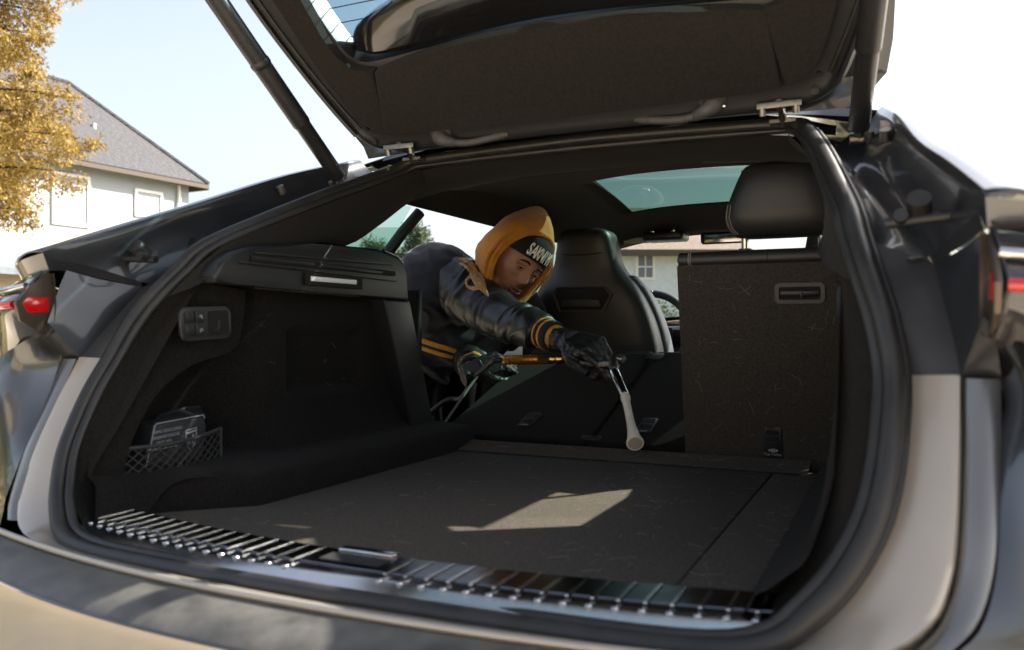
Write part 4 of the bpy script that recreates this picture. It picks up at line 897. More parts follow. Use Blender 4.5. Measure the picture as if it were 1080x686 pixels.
def ray_to(o_, p, off=.002):
    """sew p onto the cloth o_, coming from the boot side"""
    d_ = Vector((-.453, .890, .055)).normalized()
    ok, loc, n_, _ = o_.ray_cast(Vector(p)-d_*.6, d_)
    return (loc + n_*off, n_) if ok else (Vector(p), CT)
bpy.context.view_layer.update()
JSL = [o_ for o_ in bpy.data.objects if o_.name.startswith('sleeve')][0]
def welt(p0, p1, hgt, name, m, target, n_=8):
    p0, p1 = Vector(p0), Vector(p1); rows = []
    dn = CR.cross(CT); side = (p1-p0).cross(CT).normalized()
    for i in range(n_+1):
        q = p0.lerp(p1, i/n_); rr_ = []
        for k in (-1, -.8, 0, .8, 1):
            l_, nn = ray_to(target, q+side*k*hgt/2, .0035 if abs(k) < 1 else -.001); rr_.append(tuple(l_))
        rows.append(rr_)
    return loft(name, rows, m, JK, sharp=60)
welt((-0.8051,1.4276,1.0171), (-0.6913,1.4806,0.9753), .017, 'pocket_welt', FLEECEK, JK); welt((-0.8051,1.4276,0.9902), (-0.6913,1.4806,0.9514), .013, 'pocket_welt', FLEECEK, JK)
# embroidered patch : curled tan shapes
PATCH = mat('tan_embroidery', (.45, .25, .09), .9, nscale=160, nvar=.35, bump=.5, bscale=700, bdist=.001)
def strip_on(target, pts, ws):
    P = cr(pts, 5); wi = np.interp(np.linspace(0, len(pts)-1, len(P)), range(len(pts)), ws); rows = []
    for i, p in enumerate(P):
        t_ = (Vector(P[min(i+1, len(P)-1)])-Vector(P[max(i-1, 0)])).normalized(); sd2 = t_.cross(CT).normalized()
        rows.append([tuple(ray_to(target, Vector(p)+sd2*float(wi[i])*k, .0022 if abs(k) < 1 else .0002)[0]) for k in (-1, -.8, 0, .8, 1)])
    return grid(rows)
patches = [strip_on(JSL, [(-0.6805,1.4857,1.2711), (-0.6615,1.4945,1.2682), (-0.6426,1.5034,1.2532), (-0.6317,1.5084,1.2293), (-0.6317,1.5084,1.2114)], [.001, .006, .008, .007, .006]), strip_on(JSL, [(-0.6778,1.4869,1.2562), (-0.6615,1.4945,1.2502), (-0.6453,1.5021,1.2323), (-0.6371,1.5059,1.2144)], [.001, .005, .006, .004]),
           strip_on(JSL, [(-0.6480,1.5008,1.2233), (-0.6317,1.5084,1.2114), (-0.6182,1.5147,1.1934), (-0.6074,1.5198,1.1755), (-0.5965,1.5248,1.1576)], [.003, .013, .016, .008, .001]), strip_on(JSL, [(-0.6453,1.5021,1.2174), (-0.6561,1.4970,1.2054), (-0.6534,1.4983,1.1875), (-0.6371,1.5059,1.1815), (-0.6209,1.5135,1.1845)], [.002, .003, .004, .006, .007]), strip_on(JSL, [(-0.6290,1.5097,1.2293), (-0.6155,1.5160,1.2203), (-0.6101,1.5185,1.2024)], [.002, .006, .004])]
multi('shoulder_patch', patches, PATCH, JSL, 180)
tube('sleeve_seam', [ray_to(JSL, p, .0004)[0] for p in cr([(-0.7563,1.4503,1.2054), (-0.7184,1.4680,1.1397), (-0.6642,1.4933,1.0799), (-0.5965,1.5248,1.0440), (-0.5288,1.5564,1.0201)], 5)], .0014, DARK, JSL, 5)

# ---- gloved hands
def hand(name, base, fwd, palmn, fingers, thumb, width=.078):
    """fwd: wrist->knuckles, palmn: out of the palm; fingers: curl angles; returns one fused mesh"""
    fwd = Vector(fwd).normalized(); palmn = Vector(palmn); palmn = (palmn-fwd*palmn.dot(fwd)).normalized(); sd_ = fwd.cross(palmn)
    parts = [chain([base-fwd*.035, base, base+fwd*.02], [.030, .029, .031], 3, 14)]
    for q in (-1.0, -.33, .33, 1.0):
        parts.append(chain([base+fwd*.005+sd_*q*.014, base+fwd*.04+sd_*q*.024, base+fwd*.082+sd_*q*.029], [.019, .0185, .0145], 3, 10))
    L_ = [(.043, .026, .020), (.047, .029, .021), (.043, .027, .020), (.034, .020, .018)]
    for (q, ln, cu_) in zip((-1, -.33, .33, 1), L_, fingers):
        p = base+fwd*(.085-.006*abs(q))+sd_*q*.030; d_ = fwd.copy(); pts = [p-fwd*.012, p]
        for l_, an in zip(ln, cu_):
            M_ = Matrix.Rotation(R(an), 3, sd_); d_ = M_ @ d_; p = p + d_*l_; pts.append(p.copy())
        parts.append(chain(pts, [.0115, .0112, .0102, .0095, .0082], 4, 10))
    tb = base+fwd*.025-sd_*.028; d0 = (fwd*thumb[0]-sd_*thumb[1]+palmn*thumb[2]).normalized(); d1 = (fwd*thumb[3]-sd_*thumb[4]+palmn*thumb[5]).normalized()
    parts.append(chain([tb+sd_*.012-fwd*.01, tb, tb+d0*.036, tb+d0*.036+d1*.030, tb+d0*.036+d1*.052], [.015, .0155, .0125, .0108, .009], 4, 10))
    parts = [([tuple(base+(Vector(q)-base)*1.14) for q in v_], f_) for v_, f_ in parts]
    return organic(name, parts, .0024, 3, GLOVE, PERSON, .0022, 60)
# right hand over the gun: back of the hand up and towards the viewer, fingers closing down and back
hb_ = c_a+ax*.120
fw = (Vector((-0.0860,1.1671,0.9955))-Vector(hb_)).normalized()
palm = (-CU*.62 - CT*.66 - CR*.15)
sgn_curl = 1
hand('glove', hb_, fw, palm, [(24*sgn_curl, 30*sgn_curl, 18*sgn_curl), (58*sgn_curl, 66*sgn_curl, 40*sgn_curl), (62*sgn_curl, 70*sgn_curl, 42*sgn_curl), (64*sgn_curl, 70*sgn_curl, 40*sgn_curl)], (.75, .45, .55, .95, .05, .35))
hl_ = Vector((-0.5721,1.3817,0.9256)); fwl = (CR*.75+CU*.25-CT*.3).normalized()
hand('glove', hl_, fwl, (-CU*.7-CT*.5), [(50*sgn_curl, 60*sgn_curl, 30*sgn_curl)]*4, (.7, .5, .5, .95, .05, .35))

# =================================================================== compressed-air gun and its hose
g0 = Vector((-0.0480,1.1406,0.9757)); g1 = Vector((-0.0476,1.1022,0.9519)); g2 = Vector((0.0065,1.0337,0.8884)); g3 = Vector((-0.0004,1.0415,0.8985)); g4 = Vector((0.0688,0.8917,0.8093))
GUN = thing('air_gun', g1, 'blow-out air gun with chrome tube and white flared nozzle in the gloved hand', 'air gun')
hb2 = Vector((-0.1687,1.1726,0.9655)); 
tube('grip', cr([hb2, hb2.lerp(g0, .5)+CU*-.008, g0.lerp(g1, .4)], 6), [.010]*4+[.012]*5+[.013]*4, ZINC, GUN, 12)
tube('gun_head', [g0+CR*.018+CU*.006, g0+CR*.006, g0-CR*.012, g1], [.006, .013, .013, .012], ZINC, GUN, 14)
tube('trigger', [g0-CR*.014-CU*.010, g0-CR*.002-CU*.012, g1-CU*.004], .004, BRASS, GUN, 8)
tube('barrel', [g1, g1.lerp(g2, .06), g1.lerp(g2, .12), g1.lerp(g2, .35), g1.lerp(g2, .37), g2], [.010, .0125, .0115, .0115, .0105, .0105], STEEL, GUN, 16)
nz = [g3.lerp(g4, t) for t in (0, .02, .10, .14, .35, .55, .75, .9, .985, 1.0)]
NZ = tube('nozzle', nz, [.0095, .0112, .0112, .0092, .0088, .0092, .0112, .0148, .0188, .0183], WHITEP, GUN, 24)
dn_ = (g4-g3).normalized(); tube('nozzle_bore', [g4-dn_*.002, g4+dn_*.0006], [.0155, .0155], MATS.get('nozzle_inner') or mat('nozzle_inner', (.40, .36, .29), .5), NZ, 20)
cA, cB = Vector((-0.3867,1.2034,0.9683)), Vector((-0.2073,1.1988,0.9737)); cd_ = (cB-cA)
HOSE = thing('air_hose', cA, 'black air hose ending in an orange and brass coupling beside the cuff', 'hose')
tube('hose', cr([cA, cA-CR*.03-CU*.002, Vector((-0.4691,1.2532,0.9443)), Vector((-0.5773,1.3793,0.9030)), Vector((-0.6655,1.4706,0.8365)), Vector((-.75, 1.45, .80)), Vector((-1.00, 1.30, .5)), Vector((-1.15, 1.0, .05)), Vector((-1.4, .2, .012)), Vector((-2.2, -.6, .012))], 6), .0075, mat('black_hose', (.02, .02, .02), .5), HOSE, 10)
CP = tube('coupling_sleeve', [cA-cd_*.02, cA, cA.lerp(cB, .57), cA.lerp(cB, .58)], [.009, .0128, .0128, .011], BRONZE, HOSE, 18)
for k in range(9): tube('knurl_ring', [cA.lerp(cB, .04+.055*k), cA.lerp(cB, .06+.055*k)], [.0134, .0134], BRONZE, CP, 18)
tube('hex_nut', [cA.lerp(cB, .58), cA.lerp(cB, .59), cA.lerp(cB, .74), cA.lerp(cB, .75)], [.010, .0132, .0132, .010], BRASS, HOSE, 6, sharp=20)
tube('brass_fitting', [cA.lerp(cB, t) for t in (.75, .76, .80, .81, .85, .86, .90, .91, .96, .98)], [.009, .0125, .0125, .0105, .0105, .0128, .0128, .011, .011, .006], BRASS, HOSE, 18)
tube('steel_tip', cr([cB, cB+CR*.012, Vector((-0.1890,1.1852,0.9623)), hb2], 4), .0042, STEEL, HOSE, 8)
tube('spring_clip', [hb2+CR*.004*math.sin(k*1.3)+Vector((.0012*k, 0, -.0008*k+.003*math.cos(k*1.3))) - CR*.012 for k in range(14)], .0013, STEEL, HOSE, 6)

# =================================================================== kit pouch behind the net
PC = Vector((-0.5600,0.2611,0.8680))
PCH = thing('kit_pouch', tuple(PC+Vector((0, 0, -.04))), 'black zipped kit pouch with white print and shield emblem behind the net', 'pouch')
o1, o2, o3, o4, o5, o6 = (-0.5300,0.1532,0.8102), (-0.5300,0.1756,0.8949), (-0.5300,0.2838,0.9003), (-0.5300,0.2904,0.8763), (-0.5300,0.2707,0.7910), (-0.5300,0.2087,0.7964)
PFAB = mat('pouch_fabric', (.022, .023, .026), .6, nscale=60, nvar=.2)
fp = plate('front_panel', [o1, o2, o3, o4, o5], (-.055, 0, 0), PFAB, PCH, .006, 3)
plate('top_flap', [tuple(Vector(o2)+Vector((-.002, 0, .001))), tuple(Vector(o3)+Vector((-.002, 0, .001))), (-0.5700,0.3254,0.8946), (-0.5700,0.3142,0.9111), (-0.5700,0.2790,0.9124), (-0.5700,0.2250,0.9041), (-0.5700,0.2052,0.8915)], (-.004, 0, .002), PFAB, PCH, .001)
def pv(u_, v_): return Vector(o2) + (Vector(o3)-Vector(o2))*u_ + (Vector(o1)-Vector(o2))*v_ + Vector((.0012, 0, 0))
tube('piping', [pv(-.0, .95), pv(0, .30), pv(.0, .02), pv(.03, -.01), pv(.96, -.01), pv(1.0, .06)], .0010, PRINT, PCH, 6)
rowsT = ['PRIMO SOCCORSO', 'VERBANDTASCHE', 'FIRST AID', 'PREMIERS SECOURS']
exv = (Vector(o3)-Vector(o2)).normalized(); eyv = Vector((0, 0, 1))
for i, tx in enumerate(rowsT):
    t_ = text_obj('lettering', tx, frame4(pv(.27-.01*i, .16+.11*i), exv, eyv), .0072, PRINT, PCH, .0002, 1.0)
sc_ = pv(.80, .45)
def sv(a, b): return sc_ + exv*a + eyv*b
shield = [(-.0115, .017), (.0115, .019), (.011, .004), (.006, -.010), (-.001, -.020), (-.008, -.010), (-.012, .003)]
multi('shield_emblem', [tube_vf([sv(a, b) for a, b in shield], .0011, 6, True), tube_vf([sv(-.0105, .012), sv(.0105, .014)], .0020, 6), tube_vf([sv(-.006, -.006), sv(-.002, .001), sv(.003, .003), sv(.005, .009)], [.0012, .0022, .0024, .001], 6), tube_vf([sv(-.001, .001), sv(-.004, -.008)], [.0016, .0008], 6), tube_vf([sv(.003, .001), sv(.002, -.008)], [.0016, .0008], 6)], PRINT, PCH, 80)

# =================================================================== stray hairs on the carpet
hp_ = []
def hair(p, ex_, ey_, L_):
    p, ex_, ey_ = Vector(p), Vector(ex_), Vector(ey_); a = random.uniform(0, 6.28); c_ = random.uniform(-1, 1)*28; pts = [p]
    for i in range(6):
        a += c_*L_/6*1.2 + random.uniform(-.25, .25); p = p + (ex_*math.cos(a)+ey_*math.sin(a))*L_/6; pts.append(p + (ex_.cross(ey_))*random.uniform(0, .0012))
    hp_.append(tube_vf(pts, random.uniform(.00012, .00026), 3, False, False))
for _ in range(160):
    x, y = random.uniform(-.33, .42), random.uniform(.10, .86)
    if random.random() < .5: x = random.uniform(.1, .43)
    hair((x, y, .7712), (1, 0, 0), (0, 1, 0), random.choice((.008, .012, .018, .03)))
for _ in range(45): hair((random.uniform(-.4, .40), random.uniform(.89, .945), .7835), (1, 0, 0), (0, 1, .11), random.choice((.008, .012, .02, .04)))
for _ in range(45): hair(sb(random.uniform(.16, .48), random.uniform(.04, .40), .0012), (1, 0, 0), -up, random.choice((.008, .012, .018, .03)))
for _ in range(14): hair((-.509, random.uniform(.44, .9), random.uniform(.84, 1.05)), (0, 1, 0), (0, 0, 1), random.choice((.006, .010, .02)))
for _ in range(35): hair((random.uniform(.44, .475), random.uniform(.1, .8), .790), (1, 0, .3), (0, 1, 0), random.choice((.010, .015, .03)))
HAIRM = mat('pale_hair', (.26, .23, .19), .6)
ho = multi('pet_hair', hp_, HAIRM, None, 180); tag(ho, 'pale pet hairs scattered over the boot carpet and seat back', 'hair', kind='stuff')

# =================================================================== houses
WHITEW = mat('white_painted_wall', (.34, .37, .40), .85, nscale=3, nvar=.05, bump=.3, bscale=14, bdist=.01, detail=6)
SHING = mat('grey_shingles', (.05, .05, .055), .9, nscale=9, nvar=.3, bump=1., bscale=7, bdist=.05, detail=8, aniso=(1, 1, 2.5))
EAVE = mat('brown_eaves', (.07, .055, .042), .8); TRIMW = mat('white_trim', (.78, .79, .78), .6); BLIND = mat('window_blind', (.27, .30, .33), .5, coat=.4)
TANW = mat('tan_wall', (.45, .38, .30), .9, nscale=4, nvar=.08); BLUEW = mat('pale_blue_siding', (.62, .68, .72), .85, nscale=6, nvar=.06); BROWNR = mat('brown_shingles', (.20, .15, .12), .9, nscale=9, nvar=.25)
SLATE = mat('slate_blue_shingles', (.13, .15, .17), .9, nscale=8, nvar=.25)
def flat(p): return Vector((p[0], p[1], 0))
def window_on(parent, o_, ex_, n_, w_, h_, pane=BLIND, bars=True):
    """o_: lower left corner on the wall, ex_ along the wall, n_ outward"""
    ez = Vector((0, 0, 1)); c_ = Vector(o_)+ex_*w_/2+ez*h_/2
    out_ = [tuple(c_+ex_*a*(w_/2+.09)+ez*b*(h_/2+.09)+n_*.06) for a, b in ((-1, -1), (1, -1), (1, 1), (-1, 1))]; inn = [tuple(c_+ex_*a*w_/2+ez*b*h_/2+n_*.06) for a, b in ((-1, -1), (1, -1), (1, 1), (-1, 1))]
    fr_ = multi('window', [ring_vf(out_, inn, n_*-.10)], TRIMW, parent, 20)
    raw('pane', [tuple(Vector(p)-n_*.04) for p in inn], [(0, 1, 2, 3)], pane, fr_, False)
    M_ = Matrix((ex_, n_, ez)).transposed()
    if bars: multi('sash_bar', [box_vf(c_+n_*.035, (w_, .03, .05), M_), box_vf(c_+n_*.035, (.04, .03, h_), M_)], TRIMW, fr_, 20)
    return fr_
# two-storey white house
cR, cL = Vector((-21.2098,19.9385,6.0707)), Vector((-21.6093,14.2353,6.0730)); cR.z = cL.z = 6.07
ex_ = (flat(cL)-flat(cR)).normalized(); nin = Vector((-ex_.y, ex_.x, 0)); nin = nin if nin.y > 0 else -nin
nin = nin if nin.dot(Vector((-.3, 1, 0))) > 0 else -nin
LW, DW, EZ = 12.0, 6.0, 6.07
b0 = flat(cR)
HA = thing('white_house', tuple(b0+ex_*7), 'white two-storey house with grey hipped roof beyond the tree', 'house')
def hA(a, d_, z): return tuple(b0 + ex_*a + nin*d_ + Vector((0, 0, z)))
v = [hA(a, d_, z) for z in (0, EZ) for a, d_ in ((0, 0), (LW, 0), (LW, DW), (0, DW))]
raw('wall', v, [(0, 1, 5, 4), (1, 2, 6, 5), (2, 3, 7, 6), (3, 0, 4, 7)], WHITEW, HA, False)
o_ = .45; rz = 9.25
v = [hA(-o_, -o_, EZ-.05), hA(LW+o_, -o_, EZ-.05), hA(LW+o_, DW+o_, EZ-.05), hA(-o_, DW+o_, EZ-.05), hA(2.35, DW/2, rz), hA(LW-2.6, DW/2, rz)]
RF = raw('roof', v, [(0, 1, 5, 4), (1, 2, 5), (2, 3, 4, 5), (3, 0, 4)], SHING, HA, False)
raw('soffit', [tuple(Vector(p)-Vector((0, 0, .02))) for p in v[:4]], [(0, 1, 2, 3)], EAVE, RF, False)
multi('fascia', [box_vf(Vector(v[0]).lerp(Vector(v[1]), .5)-Vector((0, 0, .10)), (LW+2*o_, .06, .14), Matrix((ex_, nin, Vector((0, 0, 1)))).transposed()), box_vf(Vector(v[0]).lerp(Vector(v[3]), .5)-Vector((0, 0, .10)), (.06, DW+2*o_, .20), Matrix((ex_, nin, Vector((0, 0, 1)))).transposed())], EAVE, RF, 20)
tube('ridge_cap', [v[0], v[4], v[5]], .09, SHING, RF, 6); tube('roof_vent', [Vector(v[0]).lerp(Vector(v[4]), .45)+ex_*1.9-Vector((0, 0, .3)), Vector(v[0]).lerp(Vector(v[4]), .45)+ex_*1.9+Vector((0, 0, .12))], .06, TRIMW, RF, 8)
tube('downpipe', [hA(.45, -.08, .1), hA(.45, -.08, EZ-.2)], .05, TRIMW, HA, 8)
for (a, z0, w_, h_) in ((1.15, 4.75, .85, .70), (3.7, 4.20, 1.0, 1.35), (7.0, 4.20, 1.0, 1.35), (9.5, 1.2, 1.2, 1.5), (3.6, 1.1, 1.2, 1.5)):
    window_on(HA, Vector(hA(a+w_, 0, z0)), -ex_, -nin, w_, h_, BLIND, False)
# low garage with slate roof
gR, gL = flat(Vector((-17.5705,12.8085,1.2339))), flat(Vector((-17.7715,9.4047,1.2063))); ge = (gL-gR).normalized(); gn = Vector((-ge.y, ge.x, 0)); gn = gn if gn.y > 0 else -gn
GA = thing('garage', tuple(gR+ge*2), 'low tan garage with slate roof beside the white house', 'garage')
def gA(a, d_, z): return tuple(gR+ge*a+gn*d_+Vector((0, 0, z)))
raw('wall', [gA(a, d_, z) for z in (0, 2.45) for a, d_ in ((0, 0), (6.5, 0), (6.5, 3.2), (0, 3.2))], [(0, 1, 5, 4), (1, 2, 6, 5), (2, 3, 7, 6), (3, 0, 4, 7)], TANW, GA, False)
gr_ = raw('roof', [gA(-.5, -.5, 2.42), gA(7, -.5, 2.42), gA(7, 3.3, 3.35), gA(-.5, 3.3, 3.35), gA(-.5, -.5, 2.28), gA(7, -.5, 2.28), gA(7, 3.3, 3.2), gA(-.5, 3.3, 3.2)], [(0, 1, 2, 3), (4, 5, 6, 7), (0, 1, 5, 4), (0, 3, 7, 4)], SLATE, GA, False)
GD = raw('garage_door', [gA(a, -.03, z) for a, z in ((1.0, 0), (3.6, 0), (3.6, 2.1), (1.0, 2.1))], [(0, 1, 2, 3)], mat('grey_door', (.36, .33, .30), .7), GA, False)
for k in range(4): tube('door_joint', [gA(1.0, -.04, .42*(k+1)), gA(3.6, -.04, .42*(k+1))], .012, EAVE, GD, 5)
multi('bracket', [tube_vf([gA(.6, -.05, 1.95), gA(.35, -.48, 2.28)], .05, 6), tube_vf([gA(.6, -.05, 1.95), gA(.6, -.05, 2.35)], .05, 6)], TRIMW, GA)
# house seen through the windscreen
w1, w2 = flat(Vector((-8.9833,27.8465,1.3259))), flat(Vector((-4.7643,29.8139,1.3259))); he = (w2-w1).normalized(); hn = Vector((-he.y, he.x, 0)); hn = hn if hn.y > 0 else -hn
HB = thing('blue_house', tuple(w1+he*2.3), 'pale blue house with brown eaves seen through the windscreen', 'house')
LB_ = (w2-w1).length
def hB(a, d_, z): return tuple(w1+he*a+hn*d_+Vector((0, 0, z)))
raw('wall', [hB(a, d_, z) for z in (0, 3.9) for a, d_ in ((0, 0), (LB_, 0), (LB_, 7), (0, 7))], [(0, 1, 5, 4), (1, 2, 6, 5), (2, 3, 7, 6), (3, 0, 4, 7)], BLUEW, HB, False)
r2 = raw('roof', [hB(-.5, -.5, 3.9), hB(LB_+.5, -.5, 3.9), hB(LB_+.5, 7.5, 3.9), hB(-.5, 7.5, 3.9), hB(.5, 3.5, 6.0), hB(LB_-.5, 3.5, 6.0)], [(0, 1, 5, 4), (1, 2, 5), (2, 3, 4, 5), (3, 0, 4), (0, 1, 2, 3)], BROWNR, HB, False)
multi('fascia', [box_vf(Vector(hB(LB_/2, -.52, 3.80)), (LB_+1, .06, .24), Matrix((he, hn, Vector((0, 0, 1)))).transposed())], EAVE, r2, 20)
wo = flat(Vector((-7.9520,28.3274,1.3259))); wa_ = (wo-w1).dot(he)
window_on(HB, Vector(hB(wa_, 0, 2.95)), he, -hn, .52, .78, mat('dark_pane', (.16, .18, .20), .2))
window_on(HB, Vector(hB(wa_+2.0, 0, 2.95)), he, -hn, .52, .78, MATS['dark_pane'])

# =================================================================== trees
def leaf_mat(name, c1, c2):
    m = mat(name, c1, .7, nscale=3.2, colr2=c2, detail=5); n = m.node_tree.nodes; l = m.node_tree.links
    b = n['Principled BSDF']; tl = n.new('ShaderNodeBsdfTranslucent'); mx = n.new('ShaderNodeMixShader'); mx.inputs[0].default_value = .4
    src = b.inputs['Base Color'].links[0].from_socket; l.new(src, tl.inputs[0]); l.new(b.outputs[0], mx.inputs[1]); l.new(tl.outputs[0], mx.inputs[2]); l.new(mx.outputs[0], n['Material Output'].inputs[0]); return m
BARK = mat('bark', (.06, .045, .035), .95, nscale=12, nvar=.4, bump=1., bscale=30, bdist=.03)
def crown(name, centres, m, parent, per, lw, sag=.4):
    """clumps of small pointed leaves; centres: (x,y,z,radius)"""
    V, Fc = [], []
    for cx_, cy_, cz_, rad in centres:
        dirv = rng.normal(size=(per, 3)); dirv /= np.linalg.norm(dirv, axis=1)[:, None]; rr_ = rad*rng.random(per)**.45
        P = np.array([cx_, cy_, cz_]) + dirv*rr_[:, None]*np.array([1, 1, .55])
        g_ = dirv*.8 + rng.normal(size=(per, 3))*.6; g_[:, 2] -= sag; g_ /= np.linalg.norm(g_, axis=1)[:, None]
        s_ = np.cross(g_, rng.normal(size=(per, 3))); s_ /= np.linalg.norm(s_, axis=1)[:, None]
        ln = lw[0]*(.6+.8*rng.random(per)); wd = lw[1]*(.6+.8*rng.random(per))
        for k in range(per):
            i = len(V); p = P[k]; V += [tuple(p), tuple(p+g_[k]*ln[k]*.5+s_[k]*wd[k]), tuple(p+g_[k]*ln[k]), tuple(p+g_[k]*ln[k]*.5-s_[k]*wd[k])]; Fc.append((i, i+1, i+2, i+3))
    me = bpy.data.meshes.new(name); me.from_pydata(V, [], Fc); return obj(name, me, m, parent)
GOLD = leaf_mat('golden_needles', (.12, .072, .012), (.40, .275, .062))
base = flat(Vector((-13.4287,7.0162,1.1695)))
TR = thing('golden_tree', tuple(base), 'golden autumn conifer in front of the white house', 'tree')
tube('trunk', cr([base, base+Vector((.05, 0, 2.5)), base+Vector((0, .1, 5.5)), base+Vector((.03, 0, 10.5))], 4), [.22]*3+[.18]*4+[.12]*3+[.05]*2+[.02], BARK, TR, 10)
cen_, limbs = [], []
for k in range(120):
    h_ = 2.9 + 7.4*(k/120)+random.uniform(-.15, .15); a = k*2.4+random.uniform(-.3, .3); Rr = 2.35*(1-((h_-4.3)/7.0)**2)**.5*random.uniform(.72, 1.08) if h_ > 4.3 else 2.35*random.uniform(.70, 1.10)*(1-.12*(4.3-h_))
    dv = Vector((math.cos(a), math.sin(a), 0)); p0 = base+Vector((0, 0, h_-.35)); tip = p0+dv*Rr+Vector((0, 0, .45-.25*Rr*.5))
    limbs.append(tube_vf(cr([p0, p0.lerp(tip, .5)+Vector((0, 0, .15)), tip], 3), [.05, .045, .04, .03, .02, .012, .006], 5))
    for t in np.linspace(.25, 1.0, 9):
        q = p0.lerp(tip, t)+Vector((0, 0, .15*math.sin(math.pi*t)))
        for _ in range(4):
            w_ = random.uniform(-.34, .34)*(1.1-.4*t); cen_.append((q.x-dv.y*w_+random.uniform(-.1, .1), q.y+dv.x*w_, q.z+random.uniform(-.30, .18), random.uniform(.12, .27)))
multi('limb', limbs, BARK, TR, 80)
crown('crown', cen_, GOLD, TR, 62, (.070, .014), .5)
GREEN = leaf_mat('pine_needles', (.035, .055, .028), (.085, .11, .05))
def pine(bx_, by_, H_, R_, label, wide=.5):
    b_ = Vector((bx_, by_, 0)); t = thing('pine_tree', tuple(b_), label, 'tree', 'pines behind the open door')
    tube('trunk', [b_, b_+Vector((0, 0, H_*.97))], [.16, .03], BARK, t, 8); cs = []
    for k in range(60):
        h_ = H_*(.25+.75*k/60); rr_ = R_*(1-(k/60)**1.5)*random.uniform(.6, 1.05)+.1; a = k*2.4
        for q in (.35, .7, 1.0): cs.append((bx_+rr_*q*math.cos(a), by_+rr_*q*math.sin(a), h_+random.uniform(-.15, .15), random.uniform(.2, .42)))
    crown('crown', cs, GREEN, t, 34, (.16, .022), .1)
for (u0, H_, R_, lb) in ((Vector((-13.0995,21.5136,1.2891)), 4.3, 1.0, 'pointed green pine showing beside the jacket shoulder'), (Vector((-14.8219,22.9172,1.3075)), 3.6, 1.6, 'broad dark pine showing behind the window divider'), (Vector((-14.9191,21.7685,1.2983)), 3.9, 1.8, 'dark pine showing through the green quarter window'), (Vector((-12.0268,20.9104,1.2799)), 3.0, 1.0, 'short pine half hidden behind the jacket')):
    pine(u0.x, u0.y, H_, R_, lb)
def shrub(p, r_, label):
    t = thing('shrub', (p.x, p.y, 0), label, 'shrub', 'shrubs at the blue house'); tube('stem', [(p.x, p.y, 0), (p.x, p.y, r_)], [.04, .02], BARK, t, 6)
    crown('crown', [(p.x+random.gauss(0, r_*.4), p.y+random.gauss(0, r_*.4), r_*random.uniform(.5, 1.7), r_*.4) for _ in range(40)], GREEN, t, 30, (.12, .03), 0)
shrub(flat(Vector((-6.5373,25.6770,1.2983))), 1.1, 'rounded shrub under the window of the blue house'); shrub(flat(Vector((-5.3560,26.2279,1.2983))), .9, 'lower shrub at the corner of the blue house')

# =================================================================== white parked car beyond the tail lamp
CW = flat(Vector((-11.5020,6.2596,1.1557))); WC = thing('white_car', tuple(CW), 'white parked car glimpsed beyond the tail lamp', 'car')
dirc = Vector((.95, .30, 0)).normalized(); sdc = Vector((-dirc.y, dirc.x, 0))
def wc_(a, s_, z): return tuple(CW + dirc*a + sdc*s_ + Vector((0, 0, z)))
pr_ = [(-2.1, .35), (-2.15, .7), (-2.0, .95), (-1.5, 1.02), (-.95, 1.40), (.5, 1.45), (1.25, 1.05), (2.0, .92), (2.2, .70), (2.2, .35)]
rows = []
for s_, kx, kz in ((-.88, .96, .97), (-.84, .99, 1.0), (-.6, 1, 1.01), (0, 1, 1.02), (.6, 1, 1.01), (.84, .99, 1.0), (.88, .96, .97)):
    rows.append([wc_(a*kx, s_*(1-.22*max(0, z-1.0)/.45), z*kz if z > .9 else z) for a, z in pr_])
CWH = mat('white_car_paint', (.78, .78, .76), .3, coat=1.)
loft('body', smooth_rows(rows, 2, 3), CWH, WC, caps=True)
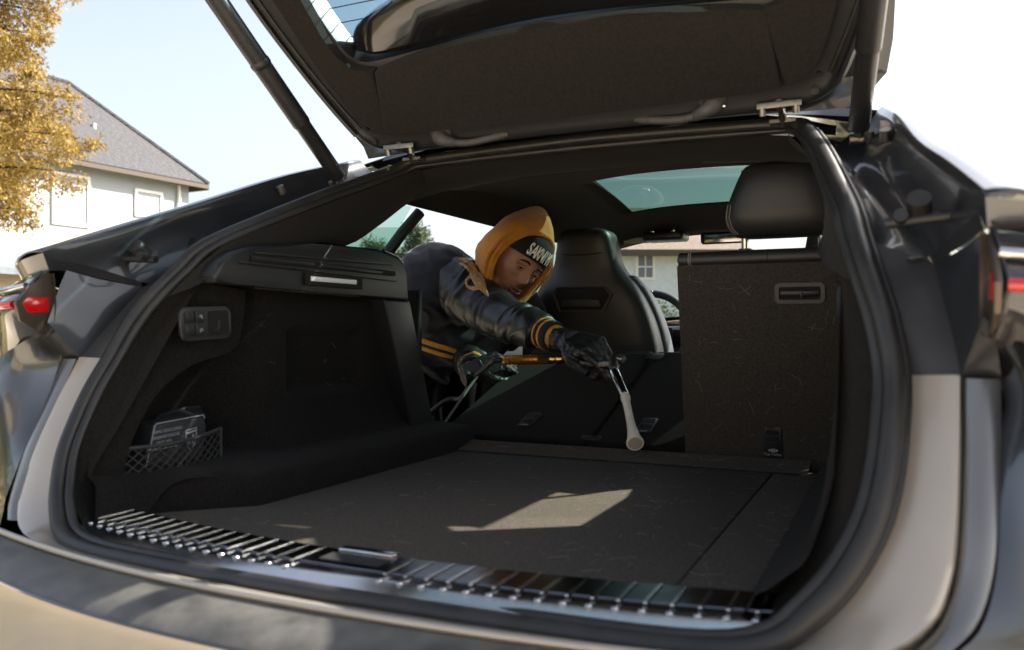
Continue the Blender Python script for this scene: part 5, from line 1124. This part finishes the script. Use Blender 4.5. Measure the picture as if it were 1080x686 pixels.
for sg in (-1, 1):
    raw('side_window', [wc_(a, sg*(.895-.22*max(0, z-1.0)/.45*.88), z) for a, z in ((-1.25, 1.06), (-.85, 1.34), (.42, 1.37), (1.0, 1.08))], [(0, 1, 2, 3)], GLOSSB, WC, False)
    for a in (-1.35, 1.35):
        c_ = Vector(wc_(a, sg*.80, .33)); wv, wf = tube_vf([c_-sdc*.11, c_-sdc*.1, c_+sdc*.1, c_+sdc*.11], [.30, .33, .33, .30], 24); w_ = raw('wheel', wv, wf, RUBBER, WC); wv, wf = tube_vf([c_+sdc*sg*.09, c_+sdc*sg*.118], [.22, .20], 16); raw('rim', wv, wf, ZINC, w_)
    raw('headlight', [wc_(a, sg*s_, z) for a, s_, z in ((2.17, .55, .72), (2.12, .80, .74), (2.05, .80, .86), (2.10, .55, .86))], [(0, 1, 2, 3)], STEEL, WC, False)

# =================================================================== house and hedge added behind the viewer for the paint to mirror
BRICK = mat('beige_brick', (.46, .37, .27), .9, nscale=5, nvar=.15, detail=6)
bo = Vector((-12, -24, 0)); BH = thing('added_brick_house', (2, -24, 0), 'beige brick house added across the street for the paint to mirror', 'house')
raw('wall', [(x, y, z) for z in (0, 6.2) for x, y in ((-11, -24), (17, -24), (17, -33), (-11, -33))], [(0, 1, 5, 4), (1, 2, 6, 5), (2, 3, 7, 6), (3, 0, 4, 7)], BRICK, BH, False)
rb_ = raw('roof', [(-11.6, -23.4, 6.1), (17.6, -23.4, 6.1), (17.6, -33.6, 6.1), (-11.6, -33.6, 6.1), (-6, -28.5, 9.6), (12, -28.5, 9.6)], [(0, 1, 5, 4), (1, 2, 5), (2, 3, 4, 5), (3, 0, 4), (0, 1, 2, 3)], SHING, BH, False)
for x in (-8.5, -4.0, 0.5, 9.0, 13.0):
    for z in (1.0, 4.0): window_on(BH, Vector((x+1.2, -24, z)), Vector((-1, 0, 0)), Vector((0, 1, 0)), 1.2, 1.4, MATS['dark_pane'])
raw('front_door', [(x, -23.96, z) for x, z in ((5, .1), (6.1, .1), (6.1, 2.3), (5, 2.3))], [(0, 1, 2, 3)], EAVE, BH, False)
HG = thing('hedge', (-8.8, -3.5, 0), 'tall evergreen hedge added along the drive for the rear corner to mirror', 'hedge')
crown('foliage', [(-8.8+random.gauss(0, .35), random.uniform(-13, 3.2), random.uniform(.1, 2.7), .42) for _ in range(420)], GREEN, HG, 36, (.16, .04), 0)
tube('stem', [(-8.8, -3.5, 0), (-8.8, -3.5, 1.8)], [.08, .03], BARK, HG, 6)
